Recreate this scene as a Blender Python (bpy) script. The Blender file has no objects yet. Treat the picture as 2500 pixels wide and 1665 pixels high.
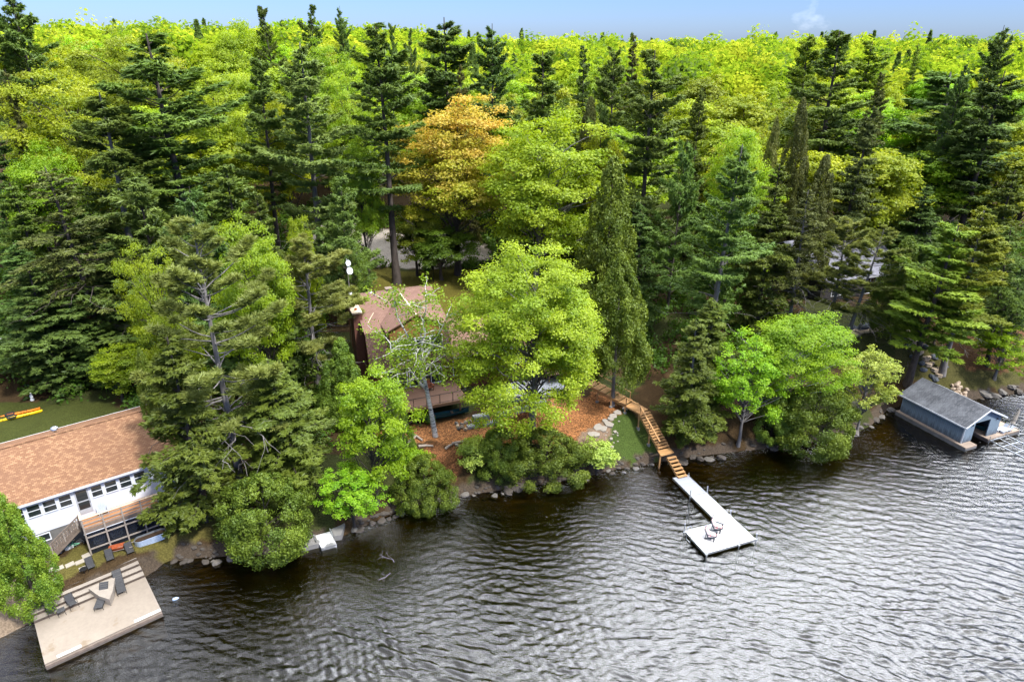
import bpy, math, random
import numpy as np
from mathutils import Vector
R_=math.radians
C=bpy.context.scene.collection
# ------------------------------------------------------------------ camera model (photo pixels, 2500 wide)
TH=R_(23.5);CH=39.0;FP=1667.0
def ray(sx,sy):
    u=(sx-1250)/FP;v=(832.5-sy)/FP
    return (u,math.cos(TH)+v*math.sin(TH),-math.sin(TH)+v*math.cos(TH))
def gp(sx,sy,z=0.0):
    d=ray(sx,sy);t=(z-CH)/d[2];return (d[0]*t,d[1]*t,z)
def gy(sx,sy,y):
    d=ray(sx,sy);t=y/d[1];return (d[0]*t,y,CH+d[2]*t)
def depth(y,z): return y*math.cos(TH)+(CH-z)*math.sin(TH)
# ------------------------------------------------------------------ mesh builder
class MB:
    def __init__(s): s.v=[];s.f=[];s.sm=False
    def add(s,V,F):
        b=len(s.v);s.v+=[tuple(p) for p in V];s.f+=[tuple(i+b for i in f) for f in F];return s
    def para(s,o,a,b,c):
        o,a,b,c=[Vector(q) for q in (o,a,b,c)]
        P=[o,o+a,o+a+b,o+b,o+c,o+a+c,o+a+b+c,o+b+c]
        F=[(0,3,2,1),(4,5,6,7),(0,1,5,4),(1,2,6,5),(2,3,7,6),(3,0,4,7)]
        if a.cross(b).dot(c)<0: F=[f[::-1] for f in F]
        return s.add(P,F)
    def box(s,x0,x1,y0,y1,z0,z1): return s.para((x0,y0,z0),(x1-x0,0,0),(0,y1-y0,0),(0,0,z1-z0))
    def bar(s,p,q,w,h,up=(0,0,1)):
        p,q=Vector(p),Vector(q);d=(q-p).normalized();up=Vector(up)
        if abs(d.dot(up))>.98: up=Vector((0,1,0))
        sx=d.cross(up).normalized();uz=sx.cross(d).normalized()
        return s.para(p-sx*w/2-uz*h/2,q-p,sx*w,uz*h)
    def tube(s,pts,r,n=6,cap=True):
        V,Q=tubeVQ(np.array(pts,float),np.broadcast_to(np.array(r,float),(len(pts),)),n)
        F=[tuple(q) for q in Q]
        if cap: F+=[tuple(range(n))[::-1],tuple(range(len(V)-n,len(V)))]
        return s.add(V,F)
    def prism(s,poly,z0,z1):
        n=len(poly);V=[(p[0],p[1],z0) for p in poly]+[(p[0],p[1],z1) for p in poly]
        F=[tuple(range(n))[::-1],tuple(range(n,2*n))]+[(i,(i+1)%n,n+(i+1)%n,n+i) for i in range(n)]
        return s.add(V,F)
    def extr(s,poly,d):   # 3D polygon extruded by vector
        n=len(poly);d=Vector(d);V=[Vector(p) for p in poly];V+=[p+d for p in V]
        F=[tuple(range(n)),tuple(range(n,2*n))[::-1]]+[((i+1)%n,i,n+i,n+(i+1)%n) for i in range(n)]
        return s.add(V,F)
    def lathe(s,prof,c=(0,0,0),n=12):
        V=[];F=[];m=len(prof)
        for r,z in prof:
            for k in range(n):
                a=2*math.pi*k/n;V.append((c[0]+r*math.cos(a),c[1]+r*math.sin(a),c[2]+z))
        for j in range(m-1):
            for k in range(n):
                F.append((j*n+k,j*n+(k+1)%n,(j+1)*n+(k+1)%n,(j+1)*n+k))
        F.append(tuple(range(n))[::-1]);F.append(tuple(range((m-1)*n,m*n)));return s.add(V,F)
    def rock(s,c,r,seed=0,n=8):
        rg=np.random.RandomState(seed);V=[];F=[];m=6
        ld=rg.randn(9,3);ld/=np.linalg.norm(ld,axis=1)[:,None];lo=rg.uniform(.6,.95,9)
        for j in range(m+1):
            t=math.pi*j/m
            for k in range(n):
                a=2*math.pi*(k+.5*(j%2))/n;d=np.array((math.sin(t)*math.cos(a),math.sin(t)*math.sin(a),math.cos(t)))
                q=1.0
                for w,o in zip(ld,lo):
                    h=d.dot(w)
                    if h>o*.9: q=min(q,o*.9/h)
                V.append((c[0]+d[0]*r[0]*q,c[1]+d[1]*r[1]*q,c[2]+d[2]*r[2]*q))
        for j in range(m):
            for k in range(n): F.append((j*n+k,(j+1)*n+k,(j+1)*n+(k+1)%n,j*n+(k+1)%n))
        return s.add(V,F)
    def build(s,name,mat,parent=None,smooth=False):
        me=bpy.data.meshes.new(name);me.from_pydata(s.v,[],s.f);me.update()
        if smooth: me.shade_smooth()
        me.materials.append(mat)
        o=bpy.data.objects.new(name,me);C.objects.link(o)
        if parent: o.parent=parent
        return o
def tubeVQ(P,r,n=6):
    m=len(P);T=np.gradient(P,axis=0);T/=np.linalg.norm(T,axis=1)[:,None]+1e-9
    ref=np.where(np.abs(T[:,2:3])>.9,np.array([[1.,0,0]]),np.array([[0,0,1.]]))
    if np.abs(T[:,2]).max()>.9: ref=np.broadcast_to(np.array([[.31,.95,.05]]),T.shape) if np.abs(T[:,2]).min()>.5 else ref
    A=np.cross(T,ref);A/=np.linalg.norm(A,axis=1)[:,None]+1e-9;B=np.cross(T,A)
    a=np.arange(n)*2*np.pi/n
    V=P[:,None,:]+r[:,None,None]*(np.cos(a)[None,:,None]*A[:,None,:]+np.sin(a)[None,:,None]*B[:,None,:])
    i=np.arange(m-1)[:,None]*n;k=np.arange(n)[None,:];k2=(k+1)%n
    Q=np.stack([i+k,i+k2,i+n+k2,i+n+k],-1).reshape(-1,4)
    return V.reshape(-1,3),Q
def qmesh(name,V,Q,mat,var=None,smooth=False):
    me=bpy.data.meshes.new(name);V=np.asarray(V,np.float32);Q=np.asarray(Q,np.int32)
    me.vertices.add(len(V));me.vertices.foreach_set('co',V.ravel())
    me.loops.add(Q.size);me.loops.foreach_set('vertex_index',Q.ravel())
    me.polygons.add(len(Q));me.polygons.foreach_set('loop_start',np.arange(len(Q),dtype=np.int32)*4)
    if smooth: me.polygons.foreach_set('use_smooth',np.ones(len(Q),bool))
    me.update(calc_edges=True)
    if var is not None:
        at=me.attributes.new('var','FLOAT','POINT');at.data.foreach_set('value',np.asarray(var,np.float32))
    if mat: me.materials.append(mat)
    return me
def tag(o,label=None,cat=None,group=None,kind=None):
    if label: o['label']=label
    if cat: o['category']=cat
    if group: o['group']=group
    if kind: o['kind']=kind
    elif cat: o['kind']='thing'
    return o
def thing(name,label,cat,loc=(0,0,0),rz=0,group=None):
    o=bpy.data.objects.new(name,None);C.objects.link(o);o.location=loc;o.rotation_euler=(0,0,R_(rz));o.empty_display_size=.2
    return tag(o,label,cat,group)
def copy_thing(root,loc,rz=0,label=None,scale=None):
    def cp(o,par):
        c=o.copy();C.objects.link(c)
        if par: c.parent=par
        for ch in [k for k in o.children]: cp(ch,c)
        return c
    r=cp(root,None);r.location=loc;r.rotation_euler=(0,0,R_(rz))
    if label: r['label']=label
    if scale: r.scale=scale
    return r
# ------------------------------------------------------------------ materials
class NT:
    def __init__(s,name):
        s.m=bpy.data.materials.new(name);s.m.use_nodes=True;s.t=s.m.node_tree;s.t.nodes.clear()
        s.out=s.n('ShaderNodeOutputMaterial')
    def n(s,ty,**kw):
        nd=s.t.nodes.new(ty)
        for k,v in kw.items():
            if k[0]=='i' and k[1:].isdigit(): s.set(nd.inputs[int(k[1:])],v)
            else: setattr(nd,k,v)
        return nd
    def set(s,inp,v):
        if hasattr(v,'bl_idname') and hasattr(v,'outputs'): v=v.outputs[0]
        if isinstance(v,bpy.types.NodeSocket): s.t.links.new(v,inp)
        else:
            if isinstance(v,(tuple,list)) and len(v)==3 and inp.type=='RGBA': v=(*v,1)
            inp.default_value=v
    def inp(s,nd,**kw):
        for k,v in kw.items(): s.set(nd.inputs[k.replace('_',' ')],v)
        return nd
    def co(s,kind='Object',scale=(1,1,1)):
        tc=s.n('ShaderNodeTexCoord');mp=s.n('ShaderNodeMapping');s.set(mp.inputs['Vector'],tc.outputs[kind]);s.set(mp.inputs['Scale'],scale);return mp.outputs[0]
    def noise(s,scale,vec=None,detail=3,rough=.6):
        nd=s.n('ShaderNodeTexNoise')
        if vec is not None: s.set(nd.inputs['Vector'],vec)
        s.inp(nd,Scale=scale,Detail=detail,Roughness=rough);return nd.outputs['Fac']
    def ramp(s,fac,stops):
        nd=s.n('ShaderNodeValToRGB');s.set(nd.inputs[0],fac);e=nd.color_ramp.elements
        while len(e)<len(stops): e.new(.5)
        for el,(p,c) in zip(e,stops): el.position=p;el.color=(*c,1) if len(c)==3 else c
        return nd.outputs[0]
    def mix(s,f,a,b,bt='MIX'):
        nd=s.n('ShaderNodeMix',data_type='RGBA',blend_type=bt);s.set(nd.inputs[0],f);s.set(nd.inputs[6],a);s.set(nd.inputs[7],b);return nd.outputs[2]
    def math(s,op,a,b=0.0,c=0.0,clamp=False):
        nd=s.n('ShaderNodeMath',operation=op,use_clamp=clamp);s.set(nd.inputs[0],a);s.set(nd.inputs[1],b);s.set(nd.inputs[2],c);return nd.outputs[0]
    def bump(s,h,st=.3,dist=.02):
        nd=s.n('ShaderNodeBump');s.inp(nd,Strength=st,Distance=dist,Height=h);return nd.outputs[0]
    def pbr(s,col,rough=.8,normal=None,metal=0,spec=.3,**kw):
        b=s.n('ShaderNodeBsdfPrincipled');s.set(b.inputs['Base Color'],col);s.set(b.inputs['Roughness'],rough);s.set(b.inputs['Metallic'],metal);s.set(b.inputs['Specular IOR Level'],spec)
        if normal is not None: s.set(b.inputs['Normal'],normal)
        for k,v in kw.items(): s.set(b.inputs[k.replace('_',' ')],v)
        s.t.links.new(b.outputs[0],s.out.inputs[0]);return s.m
MAT={}
def plain(name,col,rough=.7,metal=0,var=.18,scale=6,spec=.3,stretch=(1,1,1)):
    if name in MAT: return MAT[name]
    t=NT(name);nz=t.noise(scale,t.co('Object',stretch),4)
    c=t.mix(nz,tuple(x*(1-var*1.4) for x in col),tuple(min(1,x*(1+var*1.2)) for x in col))
    MAT[name]=t.pbr(c,rough,t.bump(nz,.15,.01),metal,spec);return MAT[name]
def shingle(name,c1,c2,mort,bw=.3,rh=.14,cosp=1.0,dirt=None,bias=0):
    t=NT(name);v=t.co('Object',(1,1/cosp,1))
    b=t.n('ShaderNodeTexBrick',offset=.5);t.set(b.inputs['Vector'],v)
    t.inp(b,Color1=c1,Color2=c2,Mortar=mort,Scale=1.0,Mortar_Size=.012,Mortar_Smooth=.3,Bias=bias,Brick_Width=bw,Row_Height=rh)
    nz=t.noise(.6,t.co('Object'),5);n2=t.noise(40,t.co('Object'),2)
    c=t.mix(t.math('MULTIPLY',n2,.35),b.outputs[0],(0.5*c1[0],0.5*c1[1],0.5*c1[2]))
    if dirt: c=t.mix(t.ramp(nz,[(.42,(0,0,0)),(.72,(.6,.6,.6))]),c,dirt)
    m=t.pbr(c,.92,t.bump(b.outputs[1],-.5,.015),0,.15);MAT[name]=m;return m
def siding(name,col,pitch,axis='z',groove=.55,dirt=.15,rough=.55,stain=None):
    t=NT(name);tc=t.n('ShaderNodeTexCoord');sp=t.n('ShaderNodeSeparateXYZ');t.set(sp.inputs[0],tc.outputs['Object'])
    a=sp.outputs[2] if axis=='z' else t.math('ADD',sp.outputs[0],sp.outputs[1])
    fr=t.math('FRACT',t.math('DIVIDE',a,pitch))
    g=t.ramp(fr,[(0,(1,1,1)),(.06,(1,1,1)),(.16,(0,0,0)),(1,(0,0,0))])
    cell=t.math('FLOOR',t.math('DIVIDE',a,pitch));wn=t.n('ShaderNodeTexWhiteNoise',noise_dimensions='1D');t.set(wn.inputs['W'],cell)
    nz=t.noise(3,t.co('Object',(1,1,.3) if axis!='z' else (.4,.4,1)),5)
    f=t.math('MULTIPLY',t.math('ADD',nz,t.math('MULTIPLY',wn.outputs[0],.5)),dirt*1.4)
    c=t.mix(f,col,tuple(x*.45 for x in col))
    if stain:
        zz=t.ramp(t.math('ADD',t.math('MULTIPLY',sp.outputs[2],1/stain[1]),t.math('MULTIPLY',t.math('SUBTRACT',t.noise(2.5,t.co('Object',(2,2,.5)),5),.5),.9)),[(.18,(1,1,1)),(.5,(0,0,0))])
        c=t.mix(t.math('MULTIPLY',zz,.75),c,stain[0])
    c=t.mix(t.math('MULTIPLY',g,groove),c,tuple(x*.25 for x in col))
    m=t.pbr(c,rough,t.bump(g,-.6,.012),0,.3);MAT[name]=m;return m
def wood(name,col,var=.35,plank=.14,axis=0,gap=.5,rough=.75):
    """boards laid side by side along local axis 0 (x) or 1 (y)"""
    t=NT(name);tc=t.n('ShaderNodeTexCoord');sp=t.n('ShaderNodeSeparateXYZ');t.set(sp.inputs[0],tc.outputs['Object'])
    a=t.math('DIVIDE',sp.outputs[axis],plank);fr=t.math('FRACT',a);cell=t.math('FLOOR',a)
    wn=t.n('ShaderNodeTexWhiteNoise',noise_dimensions='1D');t.set(wn.inputs['W'],cell)
    st=(14,1.2,6) if axis==0 else (1.2,14,6)
    nz=t.noise(1.6,t.co('Object',st),4)
    f=t.math('ADD',t.math('MULTIPLY',nz,.6),t.math('MULTIPLY',wn.outputs[0],.4))
    c=t.mix(f,tuple(x*(1-var) for x in col),tuple(min(1,x*(1+var)) for x in col))
    g=t.ramp(fr,[(0,(1,1,1)),(.05,(1,1,1)),(.12,(0,0,0)),(1,(0,0,0))])
    c=t.mix(t.math('MULTIPLY',g,gap),c,tuple(x*.12 for x in col))
    m=t.pbr(c,rough,t.bump(g,-.5,.01),0,.25);MAT[name]=m;return m
def stone(name,col,col2,scale=2.5,rough=.85,bump=.5,patch=None):
    t=NT(name);v=t.co('Object');n1=t.noise(scale,v,8,.7);n2=t.noise(scale*9,v,3)
    c=t.mix(n1,col,col2);c=t.mix(t.math('MULTIPLY',n2,.4),c,tuple(x*.5 for x in col))
    if patch: c=t.mix(t.ramp(t.noise(patch[1],v,5),[(patch[2],(0,0,0)),(patch[2]+.08,(1,1,1))]),c,patch[0])
    m=t.pbr(c,rough,t.bump(n1,bump,.03),0,.25);MAT[name]=m;return m
def glass(name='window_glass',col=(.012,.016,.018),rough=.04):
    t=NT(name);nz=t.noise(.9,t.co('Object'),2)
    m=t.pbr(t.mix(nz,col,tuple(x*2.2 for x in col)),rough,None,0,.6);MAT[name]=m;return m
def leafmat(name,a,b,tr=.4,hv=.05,vv=.3):
    t=NT(name);at=t.n('ShaderNodeAttribute',attribute_name='var');oi=t.n('ShaderNodeObjectInfo')
    c=t.mix(at.outputs['Fac'],a,b)
    hs=t.n('ShaderNodeHueSaturation');t.set(hs.inputs['Color'],c)
    t.set(hs.inputs['Hue'],t.math('ADD',.5-hv/2,t.math('MULTIPLY',oi.outputs['Random'],hv)))
    t.set(hs.inputs['Value'],t.math('ADD',1-vv/2,t.math('MULTIPLY',oi.outputs['Random'],vv)))
    d=t.n('ShaderNodeBsdfDiffuse');t.set(d.inputs[0],hs.outputs[0])
    tl=t.n('ShaderNodeBsdfTranslucent');t.set(tl.inputs[0],t.mix(1.0,hs.outputs[0],(1.25,1.2,.6),'MULTIPLY'))
    mx=t.n('ShaderNodeMixShader');t.set(mx.inputs[0],tr);t.set(mx.inputs[1],d.outputs[0]);t.set(mx.inputs[2],tl.outputs[0])
    gl=t.n('ShaderNodeBsdfGlossy');t.inp(gl,Roughness=.5);t.set(gl.inputs[0],(.7,.75,.75))
    m2=t.n('ShaderNodeMixShader');t.set(m2.inputs[0],.025);t.set(m2.inputs[1],mx.outputs[0]);t.set(m2.inputs[2],gl.outputs[0])
    t.t.links.new(m2.outputs[0],t.out.inputs[0]);MAT[name]=t.m;return t.m
def barkmat(name,a,b,scale=3,band=False):
    t=NT(name);v=t.co('Object',(1,1,5) if band else (1,1,.25));nz=t.noise(scale,v,5,.7)
    c=t.ramp(nz,[(.40,b),(.5,a)] if band else [(.3,b),(.7,a)])
    m=t.pbr(c,.9,t.bump(nz,.5,.03),0,.15);MAT[name]=m;return m
# ------------------------------------------------------------------ terrain
SH=np.array([(-160,-10),(-110,5),(-75,18),(-55,28),(-44,33.5),(-36.6,36.2),(-35.4,37.6),(-33.6,38.6),(-31.5,40.6),(-28.9,42.7),(-28.3,44.2),(-24.7,44.7),(-20.7,44.9),(-17.5,45.9),(-14.7,47.2),(-11.4,49.9),(-9.4,51.4),(-4.6,53),(-.4,54.2),(6,55.6),(10.2,57.3),(15.4,58.8),(18.9,59.7),(23.3,60.6),(28.3,61.5),(36.5,63.6),(40.2,66),(43.5,69.3),(47,71.2),(53.5,71.6),(57.4,72.6),(62,73.6),(70,76),(85,79),(110,84),(160,95)],float)
def sdist(x,y):
    x=np.asarray(x,float);y=np.asarray(y,float);best=np.full(x.shape,1e9);below=np.zeros(x.shape,bool)
    for (ax,ay),(bx,by) in zip(SH[:-1],SH[1:]):
        dx,dy=bx-ax,by-ay;t=np.clip(((x-ax)*dx+(y-ay)*dy)/(dx*dx+dy*dy),0,1)
        best=np.minimum(best,np.hypot(x-ax-t*dx,y-ay-t*dy))
    ys=np.interp(x,SH[:,0],SH[:,1]);return np.where(y>ys,best,-best)
def vnoise(x,y,s,seed=0):
    r=np.random.RandomState(seed);T=r.rand(64,64);x=np.asarray(x)/s;y=np.asarray(y)/s
    i=np.floor(x).astype(int);j=np.floor(y).astype(int);fx=x-i;fy=y-j;fx=fx*fx*(3-2*fx);fy=fy*fy*(3-2*fy)
    g=lambda a,b:T[a%64,b%64]
    return (g(i,j)*(1-fx)+g(i+1,j)*fx)*(1-fy)+(g(i,j+1)*(1-fx)+g(i+1,j+1)*fx)*fy-.5
def sstep(a,b,x): t=np.clip((x-a)/(b-a),0,1);return t*t*(3-2*t)
PADS=[(-35,42.2,3.2,1.45,2.5),(-31,45,3.5,1.45,2.5),(-40,47,6,1.5,4),(-33,52,6,1.6,4),(-50,60,9,3.1,5),   # left cottage lot and lawn
      (-9,60.3,2.0,3.0,2.5),(-4,60.6,2.0,2.9,2.5),(1.5,60.5,2.4,2.7,2.5),(6.5,62,2.4,3.0,2.5),(10.5,63.6,1.5,3.2,2),
      (-10,70,6,3.4,3),(0,71,6,3.6,3),(6,73,5,3.9,3),
      (44,80.5,3.2,3.95,3),(49.5,81,2.2,3.9,2),(50,88,9,5.2,5),(50,98,12,6,6),(-18,113,9,7.6,7),(-16,96,10,6.2,8)]
def height(x,y,rough=True):
    x=np.asarray(x,float);y=np.asarray(y,float);s=sdist(x,y)
    h=np.interp(s,[-60,-25,-12,-5,-2,-.6,0,.5,1.2,4,8,14,22,45,70,120,200,330,1000,4000],[-9,-7,-4.2,-2,-1.0,-.45,-.12,.35,.85,2.5,3.1,3.6,4.4,6.6,9,12.5,16,17.5,15,10])
    h=h+sstep(60,130,s)*(5.0*sstep(10,-70,x)+2*vnoise(x,y,60,3))
    for px,py,r,z,f in PADS:
        d=np.hypot(x-px,y-py);w=(1-sstep(r,r+f,d))*sstep(.3,1.6,s);h=h*(1-w)+z*w
    if rough: h=h+(vnoise(x,y,4,1)*.35+vnoise(x,y,1.2,2)*.16)*np.clip(.15+np.abs(s)/6,0,1)*np.where(s>30,1.5,.7)
    return h
def hz(x,y): return float(height(np.array([x]),np.array([y]))[0])
def inpoly(x,y,P):
    x=np.asarray(x);y=np.asarray(y);r=np.zeros(x.shape,bool);n=len(P)
    for i in range(n):
        (ax,ay),(bx,by)=P[i],P[(i+1)%n]
        if ay==by: continue
        c=((ay>y)!=(by>y))&(x<(bx-ax)*(y-ay)/(by-ay)+ax);r^=c
    return r
MULCH=[(-13.5,57.2),(-10.5,57.4),(-9,58.1),(-5,57.6),(-3,58.3),(2,58.1),(7.2,59.0),(8.6,60.6),(10,62.2),(12.6,64.3),(10.2,67),(6,66.2),(2,65),(-2,63.4),(-5,62.6),(-9,61.5),(-13.5,60)]
BANKM=[(-8.2,54.2),(-5.6,53.8),(-4.2,57.8),(-8.5,57.6)]
GRASS=[(8.7,60.2),(9.9,61.9),(12.3,64),(14.3,61.4),(15,58.9),(12.3,58.2),(9.4,58.3)]
DIRT=[(6.6,59),(8.2,60.4),(10.4,62),(9.6,59.6),(9.4,58),(6.5,57)]
LAWN_L=[(-58,56),(-36,52),(-34,58.5),(-44,66),(-58,66)]
LOT=[(-37.8,41.9),(-35.5,39.6),(-29.7,44),(-26.5,45),(-24,47),(-28,49),(-33,45.5)]
LAWN=[(-28,85),(-4,84),(-4,103),(-30,104)]
DRIVE=[(-34,107),(-12,104.5),(-3,107),(-6,116),(-14,121),(-26,123),(-34,120)]
LAWN_R=[(44,75),(52.5,72.5),(63,74.5),(66,82),(55,83),(50,79)]
LITTER_R=[(52,79.5),(56,75.5),(66,77),(74,80),(74,96),(54,94)]
PATHDIRT=[(12.8,64.5),(15.2,59.2),(20,60.5),(22,68),(16,74)]
BEACH=[(-60,20),(-36.2,36),(-35.3,38.4),(-37,41.2),(-45,37),(-62,30)]
def ground():
    def axis(segs):
        r=[]
        for a,b,st in segs: r+=list(np.arange(a,b,st))
        return np.array(r)
    xs=axis([(-3000,-600,240),(-600,-160,40),(-160,-62,4),(-62,72,.36),(72,160,4),(160,600,40),(600,3001,240)])
    ys=axis([(-400,-60,60),(-60,28,4),(28,86,.36),(86,126,.8),(126,240,5),(240,600,30),(600,4000,300)])
    X,Y=np.meshgrid(xs,ys);Z=height(X,Y);s=sdist(X,Y)
    nx,ny=len(xs),len(ys);V=np.stack([X,Y,Z],-1).reshape(-1,3)
    i=np.arange(ny-1)[:,None]*nx;k=np.arange(nx-1)[None,:];Q=np.stack([i+k,i+k+1,i+nx+k+1,i+nx+k],-1).reshape(-1,4)
    col=np.zeros(X.shape+(4,));col[...,3]=0
    jx=X+vnoise(X,Y,.9,7)*1.1;jy=Y+vnoise(X,Y,.9,8)*1.1
    col[:]=(.040,.026,.013,0)
    m=(vnoise(X,Y,6,11)>.12)&(s>0);col[m]=(.032,.038,.012,0)
    col[s>150]=(.05,.07,.015,0)
    def put(P,c,wob=True):
        q=inpoly(jx if wob else X,jy if wob else Y,P);col[q&(s>-.3)]=c
    put(PATHDIRT,(.055,.034,.016,0));put(LAWN_L,(.035,.042,.010,0));put(LAWN,(.09,.08,.016,0));put(LITTER_R,(.10,.05,.02,0))
    put(LAWN_R,(.055,.052,.018,0));put(LITTER_R,(.085,.045,.022,0));put(LOT,(.085,.075,.022,0));put(DRIVE,(.30,.27,.25,0))
    put(BANKM,(.13,.06,.028,.7));put(MULCH,(.21,.098,.042,1));put(GRASS,(.045,.070,.016,0));put(DIRT,(.17,.12,.085,0))
    b=(s>-.5)&(s<1.0)&(vnoise(X,Y,1.5,5)>-.15);col[b]=(.058,.045,.034,0)
    q=inpoly(X,Y,BEACH);col[q]=(.17,.13,.095,0)
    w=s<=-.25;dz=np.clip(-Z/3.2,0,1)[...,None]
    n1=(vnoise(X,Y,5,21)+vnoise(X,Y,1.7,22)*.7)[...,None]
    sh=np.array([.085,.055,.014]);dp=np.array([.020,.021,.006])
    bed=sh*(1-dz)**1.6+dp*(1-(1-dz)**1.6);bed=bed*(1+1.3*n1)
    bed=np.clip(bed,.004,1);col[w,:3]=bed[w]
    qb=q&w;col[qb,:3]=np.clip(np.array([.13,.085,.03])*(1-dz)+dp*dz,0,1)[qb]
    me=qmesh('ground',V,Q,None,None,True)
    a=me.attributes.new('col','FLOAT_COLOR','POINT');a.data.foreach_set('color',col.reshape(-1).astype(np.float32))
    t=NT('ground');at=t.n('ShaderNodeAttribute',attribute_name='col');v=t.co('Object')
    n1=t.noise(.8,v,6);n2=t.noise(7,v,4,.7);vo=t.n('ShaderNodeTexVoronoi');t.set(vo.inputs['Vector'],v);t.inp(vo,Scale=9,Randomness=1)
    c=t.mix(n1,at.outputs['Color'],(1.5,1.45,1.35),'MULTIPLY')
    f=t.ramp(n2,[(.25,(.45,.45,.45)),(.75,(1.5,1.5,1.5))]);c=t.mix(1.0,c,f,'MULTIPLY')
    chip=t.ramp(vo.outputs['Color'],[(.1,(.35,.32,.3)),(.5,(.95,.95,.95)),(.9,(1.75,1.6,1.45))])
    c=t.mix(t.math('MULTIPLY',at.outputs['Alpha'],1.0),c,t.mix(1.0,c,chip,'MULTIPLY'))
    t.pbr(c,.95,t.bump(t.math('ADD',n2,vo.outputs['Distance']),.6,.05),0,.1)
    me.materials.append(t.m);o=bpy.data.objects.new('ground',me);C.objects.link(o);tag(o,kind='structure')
def water():
    def axis(segs):
        r=[]
        for a,b,st in segs: r+=list(np.arange(a,b,st))
        return np.array(r)
    xs=axis([(-160,-50,3),(-50,66,.10),(66,160,3)]);ys=axis([(-200,26,6),(26,74,.10),(74,97,3)])
    X,Y=np.meshgrid(xs,ys);rg=np.random.RandomState(5);Z=np.zeros(X.shape)
    fine=(sstep(-52,-46,X)*sstep(68,62,X)*sstep(25,28,Y)*sstep(76,72,Y))
    s=sdist(X,Y);shel=.24+.76*sstep(-1,-24,s)
    wx=X+vnoise(X,Y,7,31)*2.2;wy=Y+vnoise(X,Y,7,32)*2.2
    for i in range(64):
        lam=.31*(1.25/.31)**rg.rand();th=R_(74)+rg.randn()*R_(25)
        k=2*np.pi/lam;a=.0095*lam**.9*rg.uniform(.5,1.3)*AMP
        ph=rg.rand()*6.28;g=np.sin(k*(wx*math.cos(th)+wy*math.sin(th))+ph)
        env=.55+.9*(vnoise(X,Y,3+5*rg.rand(),40+i)+.5)
        Z+=a*env*g
    Z=Z+1.6*Z*np.abs(Z)*2
    Z*=fine*shel*(.62+.95*(vnoise(X,Y,11,71)+.5))
    nx,ny=len(xs),len(ys);V=np.stack([X,Y,Z],-1).reshape(-1,3)
    i=np.arange(ny-1)[:,None]*nx;k=np.arange(nx-1)[None,:];Q=np.stack([i+k,i+k+1,i+nx+k+1,i+nx+k],-1).reshape(-1,4)
    sf=s.reshape(-1);keep=(sf[Q].max(1)<2.5);Q=Q[keep]
    used=np.zeros(len(V),bool);used[Q.ravel()]=True;ix=np.cumsum(used)-1
    me=qmesh('water',V[used],ix[Q],None,None,True)
    t=NT('water');v=t.co('Object',(.8,1.9,1));n=t.math('ADD',t.noise(3.0,v,4,.6),t.math('MULTIPLY',t.noise(8,v,2),.4))
    nb=t.bump(n,.46,.09)
    fr=t.n('ShaderNodeFresnel');t.inp(fr,IOR=1.72);t.set(fr.inputs['Normal'],nb)
    gl=t.n('ShaderNodeBsdfGlossy');t.inp(gl,Roughness=.06,Color=(1,1,1,1));t.set(gl.inputs['Normal'],nb)
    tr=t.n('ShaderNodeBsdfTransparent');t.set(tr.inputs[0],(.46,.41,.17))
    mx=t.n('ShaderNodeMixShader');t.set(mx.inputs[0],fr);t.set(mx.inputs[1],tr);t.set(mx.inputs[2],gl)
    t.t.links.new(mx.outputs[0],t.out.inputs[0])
    me.materials.append(t.m);o=bpy.data.objects.new('water',me);C.objects.link(o);tag(o,kind='structure')
AMP=.76
SUN_AZ,SUN_EL=R_(132),R_(52)
GLOW_AZ,GLOW_EL=R_(36),R_(44)
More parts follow.
